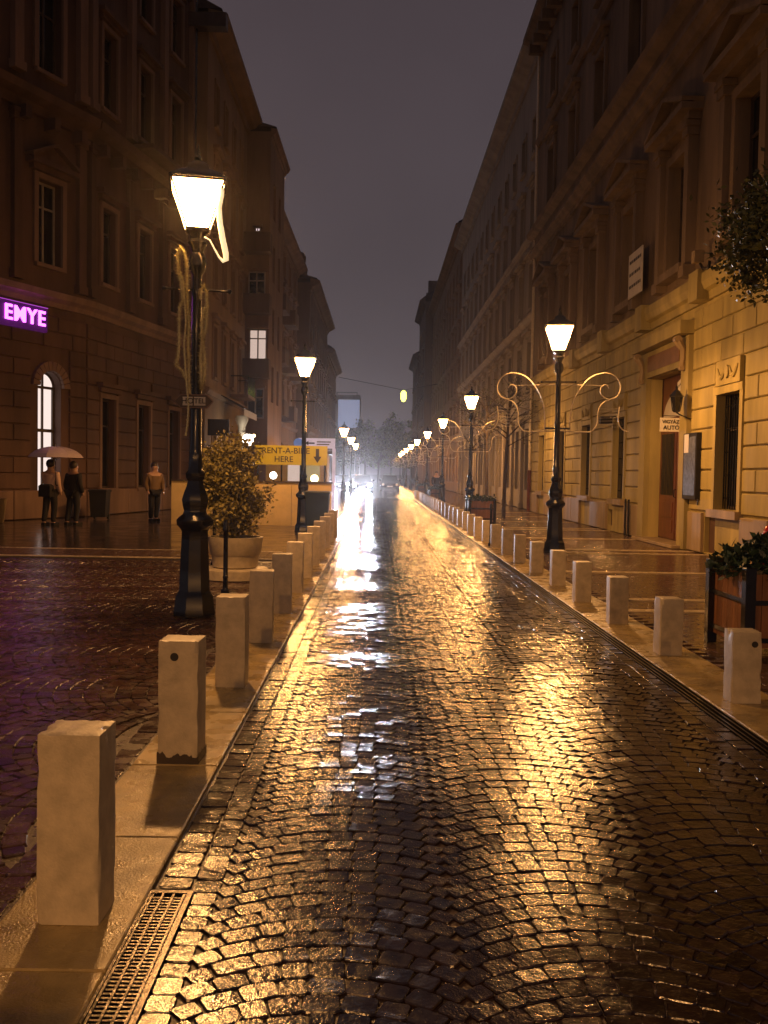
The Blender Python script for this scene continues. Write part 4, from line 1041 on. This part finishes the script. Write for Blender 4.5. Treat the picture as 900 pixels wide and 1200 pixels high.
n = 16; ob('roundel', MB().prism([(-.66+.17*math.cos(2*PI*i/n), 2.6+.17*math.sin(2*PI*i/n)) for i in range(n)], -.05,-.032).mesh('roundel', M['blue']), t)
ob('arrow', MB().prism([(-.42,2.6),(-.30,2.68),(-.30,2.625),(-.08,2.625),(-.08,2.575),(-.30,2.575),(-.30,2.52)], -.04,-.031).mesh('arrow', M['black']), t)
ob('print_line', MB().box(.0,.5,-.035,-.031,2.63,2.67).box(.0,.45,-.035,-.031,2.54,2.58).mesh('print_line', M['darktrim']), t)

# interior glow panels of the open stall behind: a lit kiosk
t = empty('lit_kiosk', (-3.4, 38, 0)); tag(t, 'small lit kiosk seen over the low wall under the yellow sign', 'kiosk')
ob('kiosk_wall', MB().box(-1.1,1.4,0,1.6,0,2.3).mesh('kiosk_wall', M['wall']), t); ob('lit_window', MB().box(-.2,.35,-.03,-.005,1.15,1.95).mesh('lit_window', M['warmwin']), t); ob('lit_window', MB().box(.5,1.1,-.03,-.005,1.15,1.95).mesh('lit_window', emit('dim_warm_interior', (1,.7,.3), .35)), t)
ob('kiosk_roof', MB().box(-1.3,1.6,-.3,1.7,2.3,2.42).mesh('kiosk_roof', M['tile']), t)

# waste containers
def litter_bin(name, x, y, w, d, h, m, label, lid=True):
    t = empty(name, (x, y, 0)); tag(t, label, 'bin')
    b = MB(); b.add([(-w*.42,-d*.42,.08),(w*.42,-d*.42,.08),(w*.42,d*.42,.08),(-w*.42,d*.42,.08),(-w/2,-d/2,h),(w/2,-d/2,h),(w/2,d/2,h),(-w/2,d/2,h)], [(0,3,2,1),(4,5,6,7),(0,1,5,4),(1,2,6,5),(2,3,7,6),(3,0,4,7)])
    ob('container', b.mesh('container', M[m]), t)
    if lid: ob('lid', MB().box(-w/2-.02,w/2+.02,-d/2-.03,d/2+.02,h,h+.07,.02).mesh('lid', M[m]), t)
    for s_ in (-1,1): ob('wheel', MB().tube([(s_*w*.4-.03,d*.38,.08),(s_*w*.4+.03,d*.38,.08)], .08, 10).mesh('wheel', M['rubber']), t)
litter_bin('waste_container', -1.52, 24.4, .62, .6, 1.0, 'green', 'dark green wheeled waste container behind the second left lamp')
litter_bin('dark_bin', -8.45, 28.6, .52, .5, .85, 'darkcloth', 'dark square bin by the wall between the umbrella and the ochre coat')
t = empty('planter_pot', (-10.55, 26.0, 0)); tag(t, 'stone pot with dark bushy top at the left edge', 'plant pot')
ob('pot', MB().lathe([(.17,0),(.20,.05),(.26,.62),(.28,.68),(.24,.68)], 14).mesh('pot', M['plinth'], smooth=True), t)

# ------------------------------------------------------------------ foliage
def leaves(pts_fn, n, size, m, r, name='crown'):
    b = MB()
    for i in range(n):
        p, s_ = pts_fn(r); p = Vector(p)
        d = Vector((r.gauss(0,1), r.gauss(0,1), r.gauss(0,.8)+.3)).normalized(); w = d.cross(Vector((r.gauss(0,1),r.gauss(0,1),r.gauss(0,1)))).normalized()
        L_ = size*s_*r.uniform(.5,1.45)
        b.add([p, p + d*L_*.5 + w*L_*.26, p + d*L_, p + d*L_*.5 - w*L_*.26], [(0,1,2,3)])
    me = bpy.data.meshes.new(name); me.from_pydata(b.v, [], b.f); me.materials.append(m); me.update(); return me
def limbs(r, base, top, rad, nb, spread, r0, up=.5):
    b = MB(); base = Vector(base); top = Vector(top)
    b.tube([base, base.lerp(top,.5)+Vector((r.uniform(-.04,.04),r.uniform(-.04,.04),0)), top], [r0, r0*.8, r0*.5], 8)
    ends = []
    for i in range(nb):
        s_ = base.lerp(top, r.uniform(.55, 1)); a = r.uniform(0, 2*PI); e = s_ + Vector((math.cos(a)*spread*r.uniform(.5,1), math.sin(a)*spread*r.uniform(.5,1), spread*up*r.uniform(.3,1.4)))
        mid = s_.lerp(e,.5) + Vector((0,0,.1*spread)); b.tube([s_, mid, e], [r0*.4, r0*.25, r0*.08], 5); ends.append(e)
        for k in range(3):
            f_ = e + Vector((r.gauss(0,.3),r.gauss(0,.3),r.gauss(.15,.3)))*spread; b.tube([mid, f_], [r0*.16, r0*.04], 4); ends.append(f_)
    return b, ends
rt = random.Random(31)
# clipped round tree in its tiered stone planter
pt_ = empty('round_planter', (-2.03, 13.55, 0)); pt_.scale = (.86,.86,1); tag(pt_, 'round tiered stone planter standing on a slab behind the left lamp', 'planter')
ob('base_slab', MB().lathe([(.56,0),(.56,.13),(.53,.15)], 24).mesh('base_slab', M['bollard'], smooth=True), pt_)
ob('bowl', MB().lathe([(.34,.15),(.38,.17),(.40,.32),(.41,.34),(.43,.36),(.46,.56),(.47,.60),(.42,.60),(.41,.54)], 24).mesh('bowl', M['bollard'], smooth=True), pt_)
ob('soil', MB().lathe([(.01,.55),(.41,.56)], 20).mesh('soil', M['bark']), pt_)
tr = empty('clipped_tree', (-2.1, 13.55, .55)); tag(tr, 'bushy olive-green clipped tree growing in the round stone planter', 'tree')
b, e_ = limbs(rt, (0,0,0), (0,0,.8), 0, 14, .42, .035); ob('trunk', b.mesh('trunk', M['bark'], smooth=True), tr)
cl = [(Vector((rt.gauss(0,1),rt.gauss(0,1),rt.gauss(0,1))).normalized()*rt.uniform(.25,.52)) for _ in range(110)]
def cp(r):
    c = r.choice(cl); p = Vector((c.x*1.0, c.y*1.0, .76 + c.z*1.42)); q_ = Vector((r.gauss(0,.07), r.gauss(0,.07), r.gauss(0,.08)))
    return p+q_, 1
ob('crown', leaves(cp, 13000, .06, M['leaf'], rt), tr)
# near right planter with ivy
def planter(x, y, w, d, h, n_board, label, leaf=True, seed=1):
    t = empty('wooden_planter', (x, y, 0)); tag(t, label, 'planter', 'wooden planters with iron corner posts')
    bd = MB().box(0, w/n_board-.006, 0, .03, .10, h-.06, .004).mesh('board', M['wood'])
    for i in range(n_board):
        ob('board', bd, t, (i*w/n_board+.003, .01, 0)); ob('board', bd, t, (i*w/n_board+.003, d-.04, 0))
    m_ = max(3, int(n_board*d/w)); bs = MB().box(0, .03, 0, d/m_-.006, .10, h-.06, .004).mesh('board', M['wood'])
    for i in range(m_):
        ob('board', bs, t, (.01, i*d/m_+.003, 0)); ob('board', bs, t, (w-.04, i*d/m_+.003, 0))
    for px in (0, w):
        for py in (0, d): ob('corner_post', MB().box(px-.045, px+.045, py-.045, py+.045, 0, h, .01).mesh('corner_post', M['iron']), t)
    for z in (.17, h*.62):
        b = MB(); b.box(.045, w-.045, -.012, .008, z-.02, z+.02); b.box(.045, w-.045, d-.008, d+.012, z-.02, z+.02); b.box(-.012, .008, .045, d-.045, z-.02, z+.02); b.box(w-.008, w+.012, .045, d-.045, z-.02, z+.02)
        ob('iron_band', b.mesh('iron_band', M['iron']), t)
    ob('soil', MB().box(.05, w-.05, .05, d-.05, h-.16, h-.10).mesh('soil', M['bark']), t)
    return t
planter(3.22, 7.95, .95, .88, .80, 8, 'wooden planter with iron corner posts and ivy at the right edge')
iv = empty('ivy_plant', (3.7, 8.4, .7)); tag(iv, 'dark leafy ivy spilling over the near wooden planter', 'plant')
def ip(r):
    a = r.uniform(0, 2*PI); q_ = math.sqrt(r.random()); x = q_*.62*math.cos(a)*1.0; y = q_*.56*math.sin(a); return (x, y, .10 + .20*(1-q_**2)*r.uniform(.3,1.2) + .04*math.sin(x*17)*math.cos(y*13) - (.14*r.random() if q_ > .85 else 0)), 1
ob('foliage', leaves(ip, 2600, .085, M['leafd'], rt, 'foliage'), iv)
b, _ = limbs(rt, (0,0,0), (0,0,.2), 0, 14, .35, .012, .3); ob('stem', b.mesh('stem', M['bark']), iv)
for (x, y, l, s_) in ((2.98,29.6,'wooden planter in front of the second right lamp post','low dark plant in the planter by the second right lamp'),(3.0,52.0,'wooden planter in front of the third right lamp post','low dark plant in the planter by the third right lamp'),(3.0,67,'small far planter in front of the fourth right lamp post','low dark plant in the farthest planter')):
    planter(x, y, .8, .8, .8, 6, l)
    p = empty('low_plant', (x+.4, y+.4, .68)); tag(p, s_, 'plant', 'plants in the right planters')
    ob('foliage', leaves(lambda r: ((r.uniform(-.45,.45), r.uniform(-.45,.45), r.uniform(.02,.2)), 1), 600, .09, M['leafd'], rt, 'foliage'), p)
# tree reaching into the frame from the right
tr = empty('street_tree', (6.05, 12.6, 0)); tag(tr, 'dark leafy street tree whose crown reaches in from the right edge', 'tree')
b, e_ = limbs(rt, (0,0,0), (-.1,.1,4.9), 0, 16, .62, .10, .3); ob('trunk', b.mesh('trunk', M['bark'], smooth=True), tr)
cl2 = [Vector((rt.gauss(0,1),rt.gauss(0,1),rt.gauss(0,.8))).normalized()*rt.uniform(.4,1.25) for _ in range(170)]
def tp(r):
    c = r.choice(cl2); return (c.x*1.12-.02+r.gauss(0,.16), c.y*1.2+r.gauss(0,.13), 4.98+c.z*.72+r.gauss(0,.12)), 1
ob('crown', leaves(tp, 26000, .085, M['leaft'], rt), tr)
# bare trees in front of the pale building
for (x, y, h, l) in ((4.55,38.2,4.4,'slender bare tree beside the second right lamp post'),(4.6,33.5,4.3,'thin bare tree left of the near right lamp, before the pale facade'),(4.6,46,4.6,'thin bare tree behind the second right lamp')):
    tr = empty('bare_tree', (x, y, 0)); tag(tr, l, 'tree', 'bare trees on the right pavement')
    b, e_ = limbs(rt, (0,0,0), (rt.uniform(-.15,.15),0,h), 0, 16, 1.2, .07, .5); ob('trunk', b.mesh('trunk', M['bark'], smooth=True), tr)
    ee = e_
    ob('crown', leaves(lambda r: ((lambda q_: (q_.x+r.gauss(0,.18), q_.y+r.gauss(0,.18), q_.z+r.gauss(0,.15)))(r.choice(ee)), 1), 900, .06, M['leaft'], rt), tr)
# trees closing the street
for i, (x, y, h, w, l) in enumerate(((-6.5,178,9.5,3.4,'dark tree at the end of the street under the billboard'),(-2.2,184,12.5,4.2,'tall dark tree closing the street, left of centre'),(3.0,190,14,4.6,'tallest dark tree closing the street, centre'),(8.0,182,13,4.4,'dark tree closing the street on the right'),(0.4,172,8.2,3.0,'low dark tree in front of the trees closing the street'),(5.2,172,9.0,3.0,'low dark tree at the right below the hanging lamp'))):
    tr = empty('far_tree', (x, y, 0)); tag(tr, l, 'tree', 'trees at the end of the street')
    b, e_ = limbs(rt, (0,0,0), (0,0,h*.6), 0, 12, w*.6, .25, .6); ob('trunk', b.mesh('trunk', M['bark']), tr)
    cl3 = [Vector((rt.gauss(0,1),rt.gauss(0,1),rt.gauss(0,1))).normalized()*rt.uniform(.5,1) for _ in range(40)]
    ob('crown', leaves(lambda r: ((lambda c: (c.x*w*.85+r.gauss(0,.45), c.y*w*.85+r.gauss(0,.45), h*.62+c.z*h*.36+r.gauss(0,.4)))(r.choice(cl3)), 1), 3500, .42, M['leaft'], rt), tr)
# lamp hung over the street
t = empty('hanging_lamp', (3.1, 112, 11.0)); tag(t, 'yellow-green lamp hung on a wire over the far end of the street', 'hanging lamp')
ob('lamp_bowl', MB().lathe([(.05,-.8),(.22,-.7),(.34,-.35),(.34,.2),(.22,.45),(.05,.55)], 12).mesh('lamp_bowl', M['cargreen'], smooth=True), t); ob('wire', MB().tube([(-7.8,0,2.0),(0,0,.6),(4.1,0,1.4)], .03, 4).mesh('wire', M['iron']), t)

# ------------------------------------------------------------------ cars
def car(name, x, y, rz, paint, lights, label):
    t = empty(name, (x, y, -.03), rz); tag(t, label, 'car')
    # side profile along y (front at -y), lofted across x
    low = [(-2.05,.35),(-2.12,.55),(-2.0,.72),(-1.1,.92),(-1.0,.95),(1.45,.98),(2.05,.92),(2.1,.5),(2.0,.3)]
    v = []; 
    for sx in (-.84,-.80,.80,.84): 
        for (yy, z) in low: v.append((sx, yy*(1 if abs(sx) < .82 else .98), z - (0 if abs(sx) < .82 else .05)))
    n = len(low); f = []
    for k in range(3):
        for i in range(n): f.append((k*n+i, k*n+(i+1)%n, (k+1)*n+(i+1)%n, (k+1)*n+i))
    f += [tuple(range(n)), tuple(range(3*n, 4*n))]
    b = MB(); b.add(v, f); ob('body', b.mesh('body', M[paint], smooth=True), t)
    cab = [(-1.05,.94),(-.35,1.40),(.9,1.46),(1.6,.97)]
    v = [(s_*(.76 if z < 1.2 else .60), yy, z) for s_ in (-1,1) for yy, z in cab]
    b = MB(); b.add(v, [(0,1,2,3),(7,6,5,4),(0,4,5,1),(1,5,6,2),(2,6,7,3),(3,7,4,0)]); ob('cabin', b.mesh('cabin', M['glass']), t)
    b = MB(); b.add([(s_*.61, yy, z) for s_ in (-1,1) for yy, z in ((-.36,1.41),(.9,1.475),(.95,1.44),(-.4,1.38))], [(0,1,2,3),(7,6,5,4),(0,4,5,1),(1,5,6,2),(2,6,7,3),(3,7,4,0)]); ob('roof', b.mesh('roof', M[paint]), t)
    for sx in (-1,1):
        for yy in (-1.3,1.3):
            w_ = ob('wheel', MB().tube([(sx*.72,yy,.31),(sx*.87,yy,.31)], .31, 16).mesh('wheel', M['rubber']), t); ob('hub_cap', MB().tube([(sx*.871,yy,.31),(sx*.885,yy,.31)], .18, 12).mesh('hub_cap', M['steel']), w_)
        ob('headlight', MB().tube([(sx*.62,-2.05,.62),(sx*.62,-2.13,.625)], .12, 12).mesh('headlight', M['head'] if lights else M['white']), t)
        if lights:
            ld = bpy.data.lights.get('headlight_beam') or bpy.data.lights.new('headlight_beam', 'SPOT')
            ld.energy = 13000; ld.color = (.80,.84,1.0); ld.spot_size = R(17); ld.spot_blend = .7; ld.shadow_soft_size = .09
            lo = bpy.data.objects.new('headlight_beam', ld); COL.objects.link(lo); lo.parent = t; lo.location = (sx*.62,-2.24,.63); lo.rotation_euler = (R(89.6), 0, PI)
        ob('mirror', MB().box(sx*.92-.08, sx*.92+.08, -.75,-.65,.95,1.07,.02).mesh('mirror', M[paint]), t)
    ob('number_plate', MB().box(-.26,.26,-2.14,-2.115,.4,.51).mesh('number_plate', M['white']), t)
car('oncoming_car', -1.15, 78, 0, 'paint', True, 'oncoming car with glaring white headlights in the middle of the street')
car('oncoming_car', -3.05, 82, .03, 'paint', True, 'second car with glaring headlights at the left end of the street')
car('oncoming_car', -2.1, 98, 0, 'paintl', True, 'third car with headlights on, behind the two glaring ones')
car('parked_car', 1.25, 86, 0, 'paint', False, 'dark unlit car right of the glaring headlights')
car('parked_car', 1.4, 100, 0, 'paintl', False, 'pale unlit car behind the dark one at the far right')

# ------------------------------------------------------------------ people
def person(x, y, rz, coat, legs, label, hair='hair', arm_r=None, coat_len=.82, h=1.0, bag=False):
    t = empty('person', (x, y, 0), rz); tag(t, label, 'person')
    def skinned(name, pts, edges, rads, m, root=0):
        me = bpy.data.meshes.new(name); me.from_pydata(pts, edges, []); me.materials.append(M[m])
        o = ob(name, me, t); sk = o.modifiers.new('skin', 'SKIN'); sk.use_smooth_shade = True
        if not me.skin_vertices: return o
        for i, r_ in enumerate(rads): me.skin_vertices[0].data[i].radius = (r_[0]*1.15, r_[1]*1.15) if isinstance(r_, tuple) else (r_*1.15, r_*1.15)
        me.skin_vertices[0].data[root].use_root = True
        sb = o.modifiers.new('sub', 'SUBSURF'); sb.levels = 1; sb.render_levels = 2; return o
    ar = arm_r or [(.2,0,1.40),(.27,.03,1.12),(.25,-.06,.88),(.25,-.10,.80)]
    pts = [(0,0,.95),(0,0,1.15),(0,0,1.38),(0,-.01,1.50),(0,-.02,1.60),(0,-.015,1.68),
           (-.09,0,.90),(-.10,-.03,.50),(-.10,.03,.08),(-.10,-.12,.03),(.09,0,.90),(.11,.04,.50),(.11,.14,.09),(.11,0,.03),
           (-.2,0,1.40),(-.26,.03,1.12),(-.23,-.10,.90),(-.22,-.15,.82)] + ar
    ed = [(0,1),(1,2),(2,3),(3,4),(4,5),(0,6),(6,7),(7,8),(8,9),(0,10),(10,11),(11,12),(12,13),(2,14),(14,15),(15,16),(16,17),(2,18),(18,19),(19,20),(20,21)]
    rd = [(.15,.10),(.13,.09),(.15,.095),.06,(.10,.115),(.09,.105),.085,.06,.04,.035,.085,.06,.04,.035,.055,.042,.032,.03,.055,.042,.032,.03]
    skinned('body', pts, ed, rd, 'skin')
    # nose and ears
    ob('face', MB().lathe([(.001,1.585),(.012,1.59),(.008,1.62),(.001,1.63)], 5, cx=0, cy=-.115).mesh('face', M['skin']), t)
    skinned('trousers', [pts[0]] + [pts[i] for i in (6,7,8,10,11,12)], [(0,1),(1,2),(2,3),(0,4),(4,5),(5,6)], [(.165,.115),.10,.078,.06,.10,.078,.06], legs)
    z0 = coat_len
    ca = [(0,0,z0),(0,0,1.0),(0,0,1.2),(0,0,1.45)] + [pts[14], pts[15], pts[16]] + list(ar[:3])
    skinned('coat', ca, [(0,1),(1,2),(2,3),(3,4),(4,5),(5,6),(3,7),(7,8),(8,9)], [(.20,.15),(.185,.13),(.165,.12),(.16,.11),.075,.06,.05,.075,.06,.05], coat, 2)
    b = MB(); pr = [(.112*math.sin(PI*k/8)+.001, 1.665 - .128*math.cos(PI*k/8)) for k in range(2,9)]; b.lathe(pr, 12, cy=.012); ob('hair', b.mesh('hair', M[hair], smooth='all'), t)
    for sx, yy in ((-.10,-.06),(.11,.06)): ob('shoe', MB().box(sx-.05,sx+.05,yy-.13,yy+.13,0,.09,.02).mesh('shoe', M['darkcloth']), t)
    if bag: ob('bag', MB().box(-.17,.17,.10,.30,.78,1.12,.05).mesh('bag', M['darkcloth']), t)
    t.scale = (h,h,h)
    return t
person(-8.74, 25.1, 2.9, 'pinkcoat', 'darkcloth', 'person in a pale pink jacket walking under the umbrella', arm_r=[(.2,0,1.40),(.24,-.10,1.18),(.14,-.24,1.28),(.12,-.26,1.34)], coat_len=1.0, bag=True)
person(-8.25, 25.5, 2.7, 'darkcloth', 'darkcloth', 'person in dark clothes walking at the right of the umbrella', coat_len=.7, h=.98)
person(-6.62, 27.9, .6, 'ochrecoat', 'darkcloth', 'person in an ochre jacket standing left of the low wall', coat_len=.85)
person(3.75, 58, 0, 'darkcloth', 'darkcloth', 'person in dark clothes standing far down the right pavement', coat_len=.7)
# umbrella
um = empty('umbrella', (-8.55, 24.95, 0)); tag(um, 'mauve umbrella held over the two people on the left', 'umbrella')
R0 = .74; zt = 2.13; ns = 8
for i in range(ns):
    a0, a1_ = 2*PI*i/ns, 2*PI*(i+1)/ns; b = MB(); rows = []
    for k in range(6):
        q_ = k/5; rr = R0*math.sin(q_*1.25)/math.sin(1.25); z = zt - .30*(1-math.cos(q_*1.25))/(1-math.cos(1.25)); row = []
        for j in range(4):
            a = a0 + (a1_-a0)*j/3; sag = 1 - .05*q_*math.sin(PI*j/3); row.append((rr*sag*math.cos(a), rr*sag*math.sin(a), z - .01*math.sin(PI*j/3)*0))
        rows.append(row)
    for k in range(5):
        for j in range(3): b.add([rows[k][j], rows[k][j+1], rows[k+1][j+1], rows[k+1][j]], [(0,1,2,3)])
    o = ob('umbrella_panel', b.mesh('umbrella_panel', M['umb'], smooth=True), um)
b = MB(); b.tube([(0,0,1.2),(0,0,zt+.07)], .008, 6)
for i in range(ns): a = 2*PI*i/ns; b.tube([(0,0,1.75),(R0*.5*math.cos(a),R0*.5*math.sin(a),zt-.085)], .003, 3)
ob('shaft', b.mesh('shaft', M['steel']), um); ob('handle', MB().tube([(0,0,1.2),(0,0,1.12),(.03,0,1.08),(.06,0,1.1)], .014, 6).mesh('handle', M['black']), um)


# ------------------------------------------------------------------ thin scattering volume added for glare around lamps and headlights
hz = MB().box(-40, 40, -12, 235, -1.2, 30); hm = bpy.data.materials.new('thin_glare_volume'); hm.use_nodes = True
for n_ in list(hm.node_tree.nodes):
    if n_.type == 'BSDF_PRINCIPLED': hm.node_tree.nodes.remove(n_)
pv_ = hm.node_tree.nodes.new('ShaderNodeVolumePrincipled'); pv_.inputs['Color'].default_value = (.9,.88,.88,1); pv_.inputs['Density'].default_value = .00032; pv_.inputs['Anisotropy'].default_value = .88
hm.node_tree.links.new(pv_.outputs[0], [n_ for n_ in hm.node_tree.nodes if n_.type == 'OUTPUT_MATERIAL'][0].inputs['Volume'])
ob('glare_haze', hz.mesh('glare_haze', hm), kind='stuff')
